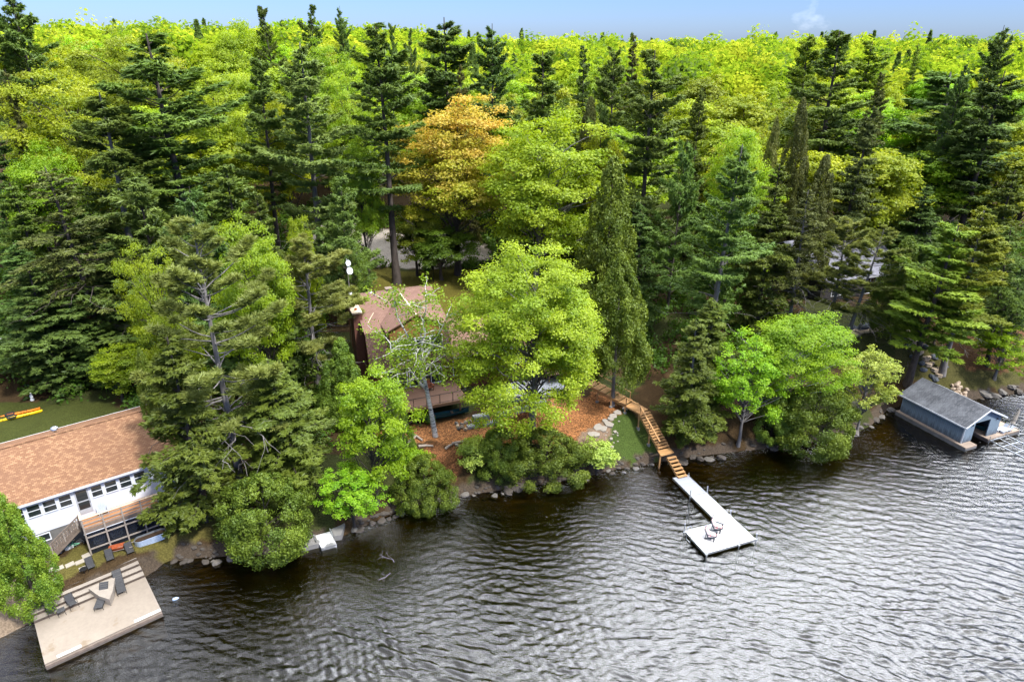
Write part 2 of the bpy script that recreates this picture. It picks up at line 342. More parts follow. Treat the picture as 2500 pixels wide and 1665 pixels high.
def world():
    w=bpy.data.worlds.new('World');bpy.context.scene.world=w;w.use_nodes=True;t=w.node_tree;t.nodes.clear()
    N=NT.__new__(NT);N.t=t
    out=N.n('ShaderNodeOutputWorld');bg=N.n('ShaderNodeBackground')
    sky=N.n('ShaderNodeTexSky',sky_type='NISHITA',sun_disc=False,sun_elevation=SUN_EL,sun_rotation=SUN_AZ,altitude=200,air_density=1.0,dust_density=.6,ozone_density=2.5)
    tc=N.n('ShaderNodeTexCoord');sp=N.n('ShaderNodeSeparateXYZ');N.set(sp.inputs[0],tc.outputs['Generated'])
    mp=N.n('ShaderNodeMapping');N.set(mp.inputs['Vector'],tc.outputs['Generated']);N.set(mp.inputs['Scale'],(1,1,1.8))
    nz=N.noise(2.2,mp.outputs[0],7,.6)
    el=N.math('SMOOTHSTEP',sp.outputs[2],.0,.0) if False else None
    mr=N.n('ShaderNodeMapRange',interpolation_type='SMOOTHSTEP');N.set(mr.inputs[0],N.math('ADD',sp.outputs[2],N.math('MULTIPLY',N.math('SUBTRACT',nz,.5),.35)));N.set(mr.inputs[1],.34);N.set(mr.inputs[2],.68)
    wisp=N.ramp(N.noise(4.5,mp.outputs[0],6,.6),[(.6,(0,0,0)),(.85,(.35,.35,.35))])
    cov=N.math('MAXIMUM',N.math('MULTIPLY',mr.outputs[0],.92),wisp)
    sd=(math.sin(SUN_AZ)*math.cos(SUN_EL),math.cos(SUN_AZ)*math.cos(SUN_EL),math.sin(SUN_EL))
    dp=N.n('ShaderNodeVectorMath',operation='DOT_PRODUCT');N.set(dp.inputs[0],tc.outputs['Generated']);N.set(dp.inputs[1],(math.sin(GLOW_AZ)*math.cos(GLOW_EL),math.cos(GLOW_AZ)*math.cos(GLOW_EL),math.sin(GLOW_EL)))
    glow=N.math('POWER',N.math('MAXIMUM',dp.outputs['Value'],0),6.0)
    cb=N.math('MULTIPLY',N.math('ADD',CLOUD,N.math('MULTIPLY',glow,GLOW)),N.math('ADD',.55,N.math('MULTIPLY',nz,.9)))
    cc=N.n('ShaderNodeCombineColor');N.set(cc.inputs[0],N.math('MULTIPLY',cb,.97));N.set(cc.inputs[1],cb);N.set(cc.inputs[2],N.math('MULTIPLY',cb,1.06))
    skyc=N.mix(1.0,sky.outputs[0],SKYTINT,'MULTIPLY')
    N.set(bg.inputs[0],N.mix(cov,skyc,cc.outputs[0]));N.set(bg.inputs[1],.10)
    t.links.new(bg.outputs[0],out.inputs[0])
    L=bpy.data.lights.new('sun','SUN');L.energy=SUN;L.angle=R_(6);L.color=(1,.97,.91)
    o=bpy.data.objects.new('sun',L);C.objects.link(o);o.rotation_euler=Vector(sd).to_track_quat('Z','Y').to_euler()
CLOUD,GLOW,SUN,SKYTINT=9.5,80.0,3.3,(.50,.655,1.12)
def camera():
    cam=bpy.data.cameras.new('camera');cam.sensor_width=36;cam.lens=36*FP/2500;cam.clip_end=9000;cam.clip_start=.5
    o=bpy.data.objects.new('camera',cam);C.objects.link(o);o.location=(0,0,CH);o.rotation_euler=(R_(90)-TH,0,0)
    sc=bpy.context.scene;sc.camera=o
    vs=sc.view_settings;vs.view_transform='Standard';vs.look='None';vs.exposure=EXPO;vs.gamma=1;sc.render.filter_size=1.05
    cy=sc.cycles;cy.max_bounces=6;cy.diffuse_bounces=3;cy.glossy_bounces=3;cy.transmission_bounces=4;cy.transparent_max_bounces=8
    cy.caustics_reflective=False;cy.caustics_refractive=False;cy.sample_clamp_indirect=6;cy.sample_clamp_direct=4
EXPO=0.80
# ------------------------------------------------------------------ trees
def unit(a): return a/(np.linalg.norm(a,axis=-1,keepdims=True)+1e-9)
def leafV(c,n,t,s,asp):
    """diamond leaves: centre c, normal n, approximate long axis t, half length s"""
    t=unit(t-n*(t*n).sum(-1,keepdims=True));b=np.cross(n,t);s=np.asarray(s)[:,None]
    V=np.stack([c+t*s,c+b*s*asp,c-t*s,c-b*s*asp],1)
    return V.reshape(-1,3)
def sph(rg,n): return unit(rg.randn(n,3))
class Tree:
    def __init__(s,seed): s.rg=np.random.RandomState(seed);s.lv=[];s.var=[];s.bv=[];s.bq=[];s.nb=0
    def leaves(s,c,n,t,sz,asp,var):
        s.lv.append(leafV(c,n,t,sz,asp));s.var.append(np.repeat(np.clip(var,0,1),4))
    def branch(s,P,r,n=5):
        V,Q=tubeVQ(np.array(P,float),np.array(r,float),n);s.bv.append(V);s.bq.append(Q+s.nb);s.nb+=len(V)
    def curve(s,a,b,lift=0.0,r0=.08,r1=.015,k=5,n=5,wob=.03):
        a,b=np.array(a,float),np.array(b,float);f=np.linspace(0,1,k)[:,None];L=np.linalg.norm(b-a)
        P=a+(b-a)*f;P[:,2]+=lift*L*4*(f*(1-f))[:,0];P[1:-1]+=s.rg.randn(k-2,3)*wob*L
        s.branch(P,r0+(r1-r0)*f[:,0],n);return P
    def trunk(s,H,r,top=.97,lean=(0,0),wob=.01,n=8,base=0):
        f=np.linspace(0,1,10);P=np.zeros((10,3));P[:,2]=base+(H*top-base)*f;P[:,0]=lean[0]*f**1.4;P[:,1]=lean[1]*f**1.4
        P[1:,:2]+=np.cumsum(s.rg.randn(9,2)*wob*H*.3,axis=0)*.5
        s.branch(P,r*(1-.88*f)*(1+.35*np.exp(-f*25)),n);s.tp=P
        return P
    def at(s,z): return np.array([np.interp(z,s.tp[:,2],s.tp[:,0]),np.interp(z,s.tp[:,2],s.tp[:,1]),z])
    def meshes(s,name,size):
        lv=np.concatenate(s.lv);Q=np.arange(len(lv)).reshape(-1,4)
        cm=qmesh(name+'_crown',lv,Q,MAT['leaf_green'],np.concatenate(s.var))
        tm=qmesh(name+'_trunk',np.concatenate(s.bv),np.concatenate(s.bq),MAT['bark'],None,True)
        r=np.sort(np.hypot(lv[:,0],lv[:,1]));return dict(crown=cm,trunk=tm,H=float(np.percentile(lv[:,2],99.9)),R=float(r[int(len(r)*.95)]))
def broadleaf(seed,H,R,N,m,leaf,zc=.54,hv=.47,flat=.62,cl=(.15,.25),open_=.0,nbr=70,bark=.016,redtop=False,multi=1,droop=0,asp=.62,lean=(0,0)):
    T=Tree(seed);rg=T.rg
    T.trunk(H,H*bark,.78,lean,.02)
    cc=np.array([lean[0]*.8,lean[1]*.8,H*zc]);Hv=H*hv
    lob=sph(rg,9);la=rg.uniform(-.22,.30,9)
    u=sph(rg,N*3);u=u[u[:,2]>-.72][:N];N=len(u)
    amp=.84+(np.clip(u@lob.T-.45,0,1)*la*2.2).sum(1)
    fr=rg.uniform(.62,1.0,N);inn=rg.rand(N)<.18;fr[inn]=rg.uniform(.25,.6,inn.sum())
    wid=np.where(u[:,2]<0,1.08-.15*u[:,2]**2,1.0)
    Cn=cc+u*np.array([R,R,Hv])*(amp*fr*wid)[:,None]*.86
    a=R*rg.uniform(cl[0],cl[1],N)
    # branches to clusters
    order=rg.permutation(N)[:nbr]
    for i in order:
        p=Cn[i];d=math.hypot(p[0],p[1]);h0=min(max(p[2]-d*rg.uniform(.5,1.0)-.05*H,H*.2),H*.72)
        b=T.at(h0);L=np.linalg.norm(p-b);T.curve(b,p,.06 if p[2]>h0 else .1,min(H*bark*.30,.011*L+.015),.015,5,4,.035)
    k=rg.poisson(m*(a/a.mean())**2)+3;ci=np.repeat(np.arange(N),k);n=len(ci)
    d=sph(rg,n);d[:,2]=np.abs(d[:,2])*.9+d[:,2]*.1;d=unit(d+sph(rg,n)*.15)
    A=a[ci][:,None]*np.array([1,1,flat])
    # sub tufts make the cluster edge ragged
    st=rg.randint(0,9,n);off=unit(np.random.RandomState(seed+3).randn(N*9,3))[ci*9+st]
    pos=Cn[ci]+(d*.62+off*.55)*A*rg.uniform(.55,1.05,n)[:,None]
    if droop: pos[:,2]-=droop*a[ci]*rg.rand(n)**.6*1.6
    nr=unit(d*.6+np.array([0,0,.45])+sph(rg,n)*.7+unit(Cn[ci]-cc)*.4)
    hrel=np.clip((pos[:,2]-(H*(zc-hv)))/(H*hv*2),0,1)
    cv=rg.rand(N)*.75
    var=cv[ci]+rg.randn(n)*.13+.08
    if redtop: var=np.clip((hrel-.30)*1.5+cv[ci]*.75-.25,0,1)+rg.randn(n)*.1
    T.leaves(pos,nr,sph(rg,n),leaf*rg.uniform(.65,1.25,n),asp,var)
    return T.meshes('broadleaf',(H,R))
def conifer(seed,H,R,first,gap,per,shape,tuft,nl,nlen,asp,start=.3,rise=(-.15,.5),curl=.12,width=.24,thick=.06,rad=.012,dead=0,irr=.35,tip=False,dens=1.0,lean=(0,0),droop=0,upn=.8):
    """whorled conifer: branches carry flat sprays (or pom-pom tufts when tip)"""
    T=Tree(seed);rg=T.rg;T.trunk(H,H*rad,.985,lean,.008)
    h=H*first;W=[]
    while h<H*.97:
        t=(h-H*first)/(H*(1-first));wf=rg.uniform(1-irr,1+irr*.6)
        for j in range(per):
            if rg.rand()<.12: continue
            az=rg.rand()*6.283;L=R*shape(t)*wf*rg.uniform(.75,1.12)
            if L>.25: W.append((h+rg.uniform(-.4,.4)*gap,az,L,t))
        h+=gap*(1-.45*t)*rg.uniform(.75,1.3)
    for h,az,L,t in W:
        b=T.at(h);el=rise[0]+(rise[1]-rise[0])*t+rg.uniform(-.1,.1)
        dr=np.array([math.cos(az),math.sin(az),0]);f=np.linspace(0,1,6)
        P=b+dr*L*f[:,None]*math.cos(el);P[:,2]+=L*math.sin(el)*f+curl*L*(f**2.2)-droop*L*f**2
        P[1:]+=np.cumsum(rg.randn(5,3)*.018*L,axis=0)
        T.branch(P,.009*H**.5*(L/R+.35)*(1-.85*f)+.008,4)
        sd=np.array([-dr[1],dr[0],0])
        nt=max(3,int(tuft*dens*(L/R)**1.25))
        ff=start+(1-start)*rg.rand(nt)**.75
        if tip: ff=np.clip(1-.42*rg.rand(nt)**1.3,0,1)
        pc=np.stack([np.interp(ff,f,P[:,q]) for q in range(3)],1)
        wl=width*L*np.sin(np.pi*np.clip(ff*.85+.12,0,1))
        off=rg.uniform(-1,1,nt)
        pc=pc+sd*(off*wl)[:,None]+dr*(np.abs(off)*wl*-.35)[:,None]
        pc[:,2]+=rg.uniform(-.3,1,nt)*thick*L+(.02*L if not tip else .1)-droop*.5*np.abs(off)*wl
        n=nt*nl;ci=np.repeat(np.arange(nt),nl)
        if tip:
            d=sph(rg,n);d[:,2]=np.abs(d[:,2])*.8+d[:,2]*.2;d=unit(d);pos=pc[ci]+d*nlen*.75;td=d;nr=unit(np.cross(d,sph(rg,n)))
        else:
            d=unit(dr*.9+sd*(off[ci]*.9)[:,None]+sph(rg,n)*.65+np.array([0,0,.25-droop]))
            pos=pc[ci]+d*nlen*rg.uniform(.1,1.0,n)[:,None];td=d;nr=unit(np.array([0,0,upn])+sph(rg,n)*.7+dr*.2)
        bv=rg.rand()*.5
        T.leaves(pos,nr,td,nlen*rg.uniform(.6,1.2,n),asp,bv+rg.rand(nt)[ci]*.35+.1+rg.randn(n)*.08+.25*(ff[ci]-.6))
    for i in range(dead):
        h=H*rg.uniform(.16,first+.12);az=rg.rand()*6.283;L=R*rg.uniform(.35,1.0);b=T.at(h)
        e=b+np.array([math.cos(az)*L,math.sin(az)*L,rg.uniform(-.45,.1)*L])
        P=T.curve(b,e,.10,.055,.012,6,4,.05)
        for q in range(3):
            s0=P[rg.randint(2,6)];T.curve(s0,s0+unit(e-b)*L*.25+rg.randn(3)*L*.16,.05,.022,.008,4,3,.06)
    return T.meshes('conifer',(H,R))
def cedar(seed,H,R,N,m,leaf,low=.06,shape=None,vert=1.25,cl=(.16,.26)):
    T=Tree(seed);rg=T.rg;T.trunk(H,H*.018,.93)
    t=rg.rand(N)**.9;az=rg.rand(N)*6.283;fr=np.where(rg.rand(N)<.8,rg.uniform(.72,1.02,N),rg.uniform(.3,.7,N))
    prof=np.array([shape(q) for q in t]);lobe=1+.16*np.sin(az*3+seed)+.1*np.sin(az*5+t*9)
    r=R*prof*fr*lobe;Cn=np.stack([np.cos(az)*r,np.sin(az)*r,H*(low+(1-low)*t)*.985],1);Cn[:,:2]+=np.array([T.at(z)[:2] for z in Cn[:,2]])
    a=np.maximum(R*rg.uniform(cl[0],cl[1],N)*(.45+.55*prof),.12*R)
    for i in rg.permutation(N)[:40]:
        b=T.at(max(Cn[i,2]-r[i]*.6,.3));T.curve(b,Cn[i],.02,.03,.01,4,3)
    k=rg.poisson(m*(a/a.mean())**2)+4;ci=np.repeat(np.arange(N),k);n=len(ci)
    out=np.stack([np.cos(az),np.sin(az),np.full(N,.35)],1)[ci]
    d=unit(sph(rg,n)+out*.7);pos=Cn[ci]+d*a[ci][:,None]*np.array([1,1,vert])*rg.uniform(.45,1.05,n)[:,None]
    td=unit(out*.7+np.array([0,0,.25])+sph(rg,n)*.95);nr=unit(d+sph(rg,n)*.8)
    cv=rg.rand(N)*.7;T.leaves(pos,nr,td,leaf*rg.uniform(.6,1.3,n),.52,cv[ci]+rg.randn(n)*.12+.12)
    return T.meshes('cedar',(H,R))
def birch(seed,H,R):
    T=Tree(seed);rg=T.rg
    fork=H*.52;P=np.array([[0,0,0],[-.1,0,fork*.3],[-.28,.05,fork*.65],[-.5,0,fork]]);T.branch(P,[.24,.19,.16,.14],8)
    tips=[]
    for dx,dy,tz in ((-1.6,.3,H*.98),(.9,-.2,H*.96),(-2.6,-.7,H*.74),(2.2,.6,H*.8),(.3,1.4,H*.88)):
        b=P[-1] if tz>H*.75 else P[2];e=b+np.array([dx*1.0,dy,tz-b[2]])
        q=T.curve(b,e,-.02,.11,.025,7,6,.02)
        for i in range(7):
            s0=q[rg.randint(2,7)];L=rg.uniform(1.0,2.4);az=rg.rand()*6.28
            e2=s0+np.array([math.cos(az)*L,math.sin(az)*L,L*rg.uniform(-.1,.7)]);T.curve(s0,e2,.05,.04,.012,5,4,.04)
            tips+=[e2,(s0+e2)/2]
        tips.append(e)
    for i in range(26):
        az=rg.rand()*6.28;h=rg.uniform(.45,.75)*H;L=R*rg.uniform(.4,1.0);b=np.array([-.4,0,h*.9]);e=b+np.array([math.cos(az)*L,math.sin(az)*L,rg.uniform(-.1,.2)*L])
        T.curve(b,e,.08,.05,.012,5,4,.03);tips+=[e,(b*.4+e*.6)]
    Cn=np.array(tips);N=len(Cn);a=rg.uniform(.45,.95,N);k=rg.poisson(62*a);ci=np.repeat(np.arange(N),k);n=len(ci)
    pos=Cn[ci]+sph(rg,n)*a[ci][:,None]*np.array([1,1,.9])*rg.rand(n)[:,None]**.5;pos[:,2]-=a[ci]*rg.rand(n)**2*1.3
    T.leaves(pos,unit(sph(rg,n)+[0,0,.5]),sph(rg,n),.11*rg.uniform(.7,1.2,n),.7,rg.rand(N)[ci]*.7+rg.randn(n)*.15+.1)
    return T.meshes('birch',(H,R))
def tree_materials():
    K=FOL
    def lm(n,a,b,*r): leafmat(n,tuple(x*K for x in a),tuple(x*K for x in b),*r)
    lm('leaf_green',(.06,.12,.010),(.14,.23,.018))
    lm('leaf_lime',(.20,.33,.010),(.38,.50,.022),.45)
    lm('leaf_bright',(.17,.28,.008),(.32,.43,.014),.45,.03)
    lm('leaf_birch',(.13,.20,.012),(.25,.34,.022),.4,.02)
    lm('leaf_gold',(.26,.32,.008),(.47,.49,.018),.45,.05)
    lm('leaf_wood',(.21,.31,.012),(.41,.48,.025),.45,.05,.35)
    lm('leaf_olive',(.16,.21,.012),(.32,.36,.022),.4,.02)
    lm('leaf_orange',(.30,.36,.012),(.62,.42,.075),.4,.02)
    lm('leaf_pale',(.26,.36,.05),(.48,.58,.11),.4)
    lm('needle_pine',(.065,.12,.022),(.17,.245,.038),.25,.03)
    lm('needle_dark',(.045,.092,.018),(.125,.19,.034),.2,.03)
    lm('needle_lime',(.10,.18,.018),(.27,.34,.028),.3)
    lm('needle_red',(.10,.14,.026),(.26,.295,.068),.25)
    lm('needle_hemlock',(.060,.105,.014),(.165,.225,.028),.25,.03)
    lm('needle_cedar',(.075,.125,.014),(.19,.255,.026),.25,.03)
    lm('needle_brown',(.060,.075,.018),(.15,.16,.034),.2)
    barkmat('bark',(.11,.09,.078),(.045,.037,.032));barkmat('bark_grey',(.25,.23,.22),(.12,.11,.10));barkmat('bark_birch',(.62,.60,.57),(.06,.055,.05),2.2,True)
FOL=1.0
P_={}
def protos():
    for i in range(4): P_['maple%d'%i]=broadleaf(10+i,19,6.5,210,210,.122)
    for i in range(3): P_['young%d'%i]=broadleaf(20+i,10,3.4,120,170,.092,cl=(.16,.26))
    for i in range(5): P_['wood%d'%i]=broadleaf(30+i,20,6.2,170,120,.18,.56,.44,nbr=30)
    P_['front']=broadleaf(41,20,7.4,430,240,.098,.50,.50,flat=.62,cl=(.10,.17),nbr=110)
    P_['orange']=broadleaf(42,24,7.2,260,190,.13,.53,.47,redtop=True,nbr=80)
    for i in range(2): P_['sparse%d'%i]=broadleaf(50+i,11,4.3,140,85,.095,.54,.47,cl=(.09,.16),nbr=90,flat=.8,bark=.013)
    for i in range(2): P_['bush%d'%i]=broadleaf(55+i,3.2,1.8,60,70,.085,.52,.46,cl=(.2,.34),nbr=30,bark=.02)
    ps=lambda t:(1-t)**.62*(.55+.45*min(1,t*4+.35))*1.0
    for i in range(5): P_['pine%d'%i]=conifer(60+i,30,5.6,.24+.04*(i%3),1.75,6,ps,92,11,.34,.20,.24,(-.02,.75),.10,.38,.03,.0125,dead=6,irr=.5)
    for i in range(2): P_['pinelow%d'%i]=conifer(66+i,16,5.0,.10,1.0,5,lambda t:(1-t)**.7,76,11,.30,.19,.22,(.0,.8),.14,.30,.05,.013,irr=.4)
    rs=lambda t:(.62+.5*math.sin(min(1,t*1.25)*2.2))*(1-t**3)*.85
    for i in range(3): P_['redpine%d'%i]=conifer(70+i,20,4.6,.30,.85,4,rs,52,30,.24,.13,.4,(-.25,.75),.22,.22,.10,.0125,dead=16,irr=.5,tip=True)
    hs=lambda t:(1-t)**.72*(.7+.3*min(1,t*5))
    for i in range(4): P_['hemlock%d'%i]=conifer(80+i,18,4.6,.06,.62,5,hs,110,8,.19,.30,.13,(-.05,.7),.02,.30,.04,.013,irr=.42,droop=.18)
    for i in range(2): P_['hemtall%d'%i]=conifer(86+i,20,4.6,.30,.75,5,hs,80,8,.19,.28,.22,(-.12,.6),.0,.30,.04,.0135,irr=.5,droop=.15,dead=22)
    for i in range(3): P_['spruce%d'%i]=conifer(90+i,20,2.9,.10,.62,5,lambda t:(1-t)**.8*.95+.05,44,7,.22,.26,.22,(-.2,.6),.05,.28,.05,.012,irr=.4,droop=.08)
    ov=lambda t:(max(0,math.sin(math.pi*min(1,(t*.80+.20))))**.75)*(1 if t<.97 else .6)
    co=lambda t:((1-t)**.62)*(.75+.25*min(1,t*6))
    for i in range(2): P_['cedarround%d'%i]=cedar(95+i,6.6,3.7,170,200,.10,.02,ov,.85)
    P_['cedarhigh']=cedar(108,14,3.6,300,160,.115,.24,lambda t:(max(0,math.sin(math.pi*min(1,(t*.72+.28))))**.8)*(1.0-.25*t),1.4,(.16,.26))
    for i in range(3): P_['cedar%d'%i]=cedar(98+i,14,3.3,270,150,.115,.06,co,1.5,(.17,.27))
    P_['birch']=birch(102,14.5,4.2)
TREES=[]
def tree(kind,name,label,tx,ty,Y,wpx,leaf,bark='bark',group=None,cat='tree',hmin=None,base=None,rot=None,hpx=None):
    """tx,ty: tip in overview pixels (2354 wide); Y: distance; wpx: crown width in overview pixels"""
    k=2500/2354.;p=P_[kind];tip=gy(tx*k,ty*k,Y);x,z1=tip[0],tip[2]
    bx,by=x,Y
    if base is not None:
        z=3.0
        for _ in range(14): bx,by,_z=gp(base[0]*k,base[1]*k,z);z=.5*z+.5*hz(bx,by)
        Y=by;x,_y,z1=gy(tx*k,ty*k,Y)
    z0=hz(bx,by)-.15;H=max(z1-z0,1.2)
    R=wpx*k/FP*depth(Y,(z0+z1)/2)/2
    o=thing(name,label,cat,(bx,by,z0),0,group)
    rr=random.Random(label+str(tx));sz=H/p['H'];sr=R/p['R']
    o.scale=(sr*rr.uniform(.9,1.1),sr*rr.uniform(.9,1.1),sz)
    if base is None: o.rotation_euler=(R_(rr.uniform(-2.5,2.5)),R_(rr.uniform(-2.5,2.5)),0)
    if base is not None:
        lx,ly=(x-bx)/H,(Y-by)/H;o.rotation_euler=(-math.atan(ly),math.atan(lx),0)
    spin=rr.uniform(0,360) if rot is None else rot
    for pn,m in (('crown',MAT[leaf]),('trunk',MAT[bark])):
        c=bpy.data.objects.new(pn,p[pn]);C.objects.link(c);c.parent=o;c.rotation_euler=(0,0,R_(spin))
        c.material_slots[0].link='OBJECT';c.material_slots[0].material=m
    TREES.append(o);return o
def plant():
    M='maple_tree';PN='pine_tree';HM='hemlock_tree';CD='cedar_tree';SP='spruce_tree';RP='pine_tree'
    T=tree
    # ---- lakeside and cottage lots
    T('cedar1',CD,'yellow-green cedar cut by the left photo edge, beside the concrete patio',-4,1125,38.6,128,'needle_lime')
    T('hemlock0',HM,'broad dark hemlock hanging over the right end of the brown-roofed cottage',385,775,47.5,235,'needle_hemlock')
    T('redpine0',RP,'tallest sparse red pine, bare curved branches, in front of the round lime maple',447,500,50.5,300,'needle_red','bark_grey',base=(556,1130))
    T('hemlock1',HM,'hemlock with drooping yellow-tipped sprays above the concrete boat ramp',628,830,51.5,215,'needle_hemlock')
    T('cedarround1',CD,'round olive cedar overhanging the water left of the boat ramp',590,1090,45.6,212,'needle_cedar')
    T('redpine1',RP,'sparse red pine with grey dead branches beside the left gable of the brown house',697,545,58.5,225,'needle_red','bark_grey',base=(732,905))
    T('cedar0',CD,'olive cedar filling the gap between the two red pines',770,780,60.5,120,'needle_cedar')
    T('hemlock2',HM,'dark hemlock behind the smaller red pine, left of the chimney',640,610,64,150,'needle_hemlock')
    T('maple0',M,'round bright lime maple behind the tallest red pine',560,482,61,195,'leaf_bright')
    T('maple1',M,'green maple showing left of the tallest red pine trunk',345,560,60,140,'leaf_bright')
    T('young0',M,'small pale lime maple crown tucked behind the round lime maple',690,498,69,75,'leaf_bright')
    T('young1',M,'young yellow-green maple with layered sprays below the left end of the house deck',838,838,50.8,180,'leaf_bright')
    T('cedar1',CD,'narrow dark cedar between the young maple and the white birch',905,880,55.5,75,'needle_cedar')
    T('sparse0','leafy_tree','thin leafy tree drooping over the boat ramp and water',800,1075,48.3,150,'leaf_lime')
    T('cedarround0',CD,'olive cedar leaning over the water on a pale bent trunk below the birch',972,1050,52.0,160,'needle_cedar')
    T('bush0','shrub','small green shrub on the bank just above the leaning olive cedar',935,1030,54.5,85,'leaf_bright',cat='shrub')
    T('bush1','shrub','wispy shrub with pale upright sprays beside the rotten timbers',1088,1015,55.4,105,'leaf_pale',cat='shrub')
    T('cedarround1',CD,'darker left one of the paired cedars below the mulch terrace',1150,985,55.6,125,'needle_cedar')
    T('cedarround0',CD,'wide right one of the paired cedars at the foot of the front maple',1258,988,55.5,190,'needle_cedar')
    T('bush0','shrub','pale flowering lilac bush beside the flagstones and dirt',1374,1012,56.6,100,'leaf_pale',cat='shrub')
    T('front',M,'large bright lime maple standing in the orange mulch before the house',1228,548,60,350,'leaf_lime','bark_grey',rot=20)
    T('birch','birch_tree','white-barked birch in front of the house windows',962,648,59.6,215,'leaf_birch','bark_birch',base=(1001,1003),rot=0)
    T('cedarhigh',CD,'tall dense cedar on a pale grey trunk behind the wooden walkway',1430,590,64.6,168,'needle_cedar','bark_grey')
    T('cedar0',CD,'taller olive cedar behind the dense walkway cedar',1402,365,80,165,'needle_cedar')
    T('hemlock3',HM,'hemlock with a curved bare trunk right of the dock stairs',1612,735,61.6,165,'needle_hemlock','bark_grey')
    T('hemlock0',HM,'mid green hemlock on the slope behind the curved-trunk hemlock',1640,690,66,150,'needle_hemlock')
    T('sparse1','leafy_tree','half-bare pale leafy tree leaning over the water right of the dock stairs',1735,775,61.3,190,'leaf_lime','bark_grey')
    T('maple2',M,'vivid yellow-green birch-like crown at the shore left of the boathouse',1838,712,64,225,'leaf_bright','bark_birch')
    T('cedarround1',CD,'dark green cedar at the waterline under the vivid shore crown',1885,885,62.0,190,'needle_cedar')
    T('sparse0','leafy_tree','pale sprawling tree with yellow leaf tufts left of the boathouse roof',2015,800,64.5,130,'leaf_pale','bark_grey')
    T('cedarround0',CD,'low olive cedar between the half-bare tree and the vivid shore crown',1790,900,62.5,110,'needle_cedar')
    # ---- right bank
    T('pine0',PN,'soft green white pine on a bare pole trunk right of the walkway cedar',1682,340,75,225,'needle_pine','bark_grey')
    T('hemlock1',HM,'olive hemlock directly behind the soft green white pine',1795,385,83,150,'needle_hemlock')
    T('hemtall0',HM,'thin olive hemlock with bare grey twigs left of the grey cottage roof',1868,440,82,110,'needle_brown','bark_grey')
    T('redpine2',RP,'left of two leaning red pines before the grey cottage roof',1950,500,76.5,150,'needle_red','bark_grey',base=(1905,770))
    T('redpine0',RP,'right of two leaning red pines before the grey cottage roof',2030,520,76,150,'needle_red','bark_grey',base=(1945,785))
    T('cedar1',CD,'olive cedar standing over the stone slab path',2088,545,80,120,'needle_cedar')
    T('pine1',PN,'lime-tinted white pine on a leaning trunk above the boathouse',2205,520,75.5,205,'needle_lime','bark',base=(2085,885))
    T('pine2',PN,'yellow-green white pine with flat layers right of the leaning trunk',2262,482,78,190,'needle_lime','bark_grey',base=(2165,860))
    T('redpine1',RP,'slim sparse pine growing beside the stone steps',2175,640,74.6,85,'needle_lime','bark',base=(2145,800))
    T('hemlock2',HM,'dark hemlock at the right photo edge above the litter slope',2345,395,86,130,'needle_hemlock')
    T('cedar2',CD,'lower dark cedar at the right photo edge',2310,600,84,110,'needle_cedar')
    T('hemtall0',HM,'hemlock on a dark bare leaning trunk at the right edge above the litter slope',2325,520,80,130,'needle_hemlock','bark',base=(2268,840))
    T('hemtall1',HM,'smaller hemlock on a dark trunk just inside the right photo edge',2352,600,82,110,'needle_dark','bark',base=(2300,830))
    T('cedar0',CD,'slim olive cedar behind the stone steps, below the grey cottage porch',2130,600,84,80,'needle_cedar')
    T('sparse1','leafy_tree','scrubby leafy tree at the right edge above the boathouse dock',2325,745,75,150,'leaf_bright','bark_grey')
    T('pine1',PN,'tall open white pine with a pale leaning trunk, upper right',2188,166,94,300,'needle_pine','bark_grey',base=(2122,560))
    T('pine4',PN,'dark dense white pine at the right edge below the windswept pine',2300,175,106,170,'needle_dark')
    T('pine0',PN,'windswept pine breaking the skyline at far right',2300,68,128,125,'needle_dark')
    T('maple3',M,'round lime maple dome behind the soft green white pine',1718,292,91,185,'leaf_lime')
    T('hemlock3',HM,'dark brown hemlock in shade left of the open white pine',1990,250,99,150,'needle_brown')
    T('cedar0',CD,'dark narrow cedar below the lone skyline pine',1862,228,104,85,'needle_brown')
    T('cedar1',CD,'pale thinning cedar spire right of the lime maple dome',1785,275,93,70,'needle_red','bark_grey')
    T('cedar2',CD,'stout olive cedar right of the thinning spire',1900,360,92,90,'needle_brown')
    T('pine1',PN,'lone dark pine rising to the skyline at the right of the wood',1940,74,122,175,'needle_pine')
    T('hemlock0',HM,'brownish hemlock between the lone pine and the open white pine',2050,170,118,80,'needle_brown')
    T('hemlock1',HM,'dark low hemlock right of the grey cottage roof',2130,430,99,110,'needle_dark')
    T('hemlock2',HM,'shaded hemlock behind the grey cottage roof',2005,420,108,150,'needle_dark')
    # ---- middle, behind the house
    T('pine2',PN,'tall white pine with a straight bare trunk behind the house roof',858,56,93,215,'needle_pine',base=(913,652))
    T('orange',M,'orange-tinged maple behind the house',1040,222,101,262,'leaf_orange',rot=130)
    T('maple0',M,'tall lime maple right of the orange maple',1238,258,93,330,'leaf_lime','bark_grey')
    T('maple2',M,'golden maple edging out behind the tall lime maple',1418,300,99,120,'leaf_gold')
    T('pine3',PN,'big white pine with stacked plumes right of the golden maple',1502,118,96,180,'needle_pine')
    T('pinelow0',PN,'leaning blue-green pine below the big stacked white pine',1570,330,88,140,'needle_pine')
    T('hemlock3',HM,'olive hemlock right of the big stacked white pine',1612,208,106,110,'needle_hemlock')
    T('hemlock0',HM,'dark hemlock low behind the walkway cedar',1480,470,84,120,'needle_dark')
    T('pine4',PN,'dark straight pine just behind the orange maple',1026,52,124,165,'needle_dark')
    T('pine0',PN,'dark pine on a visible black trunk above the tall lime maple',1130,66,117,165,'needle_dark')
    T('pine1',PN,'grey-green pine between the tall lime maple and the skyline',1252,120,114,155,'needle_pine')
    T('spruce0',SP,'dark spruce spike right of the grey-green pine',1352,108,128,95,'needle_dark')
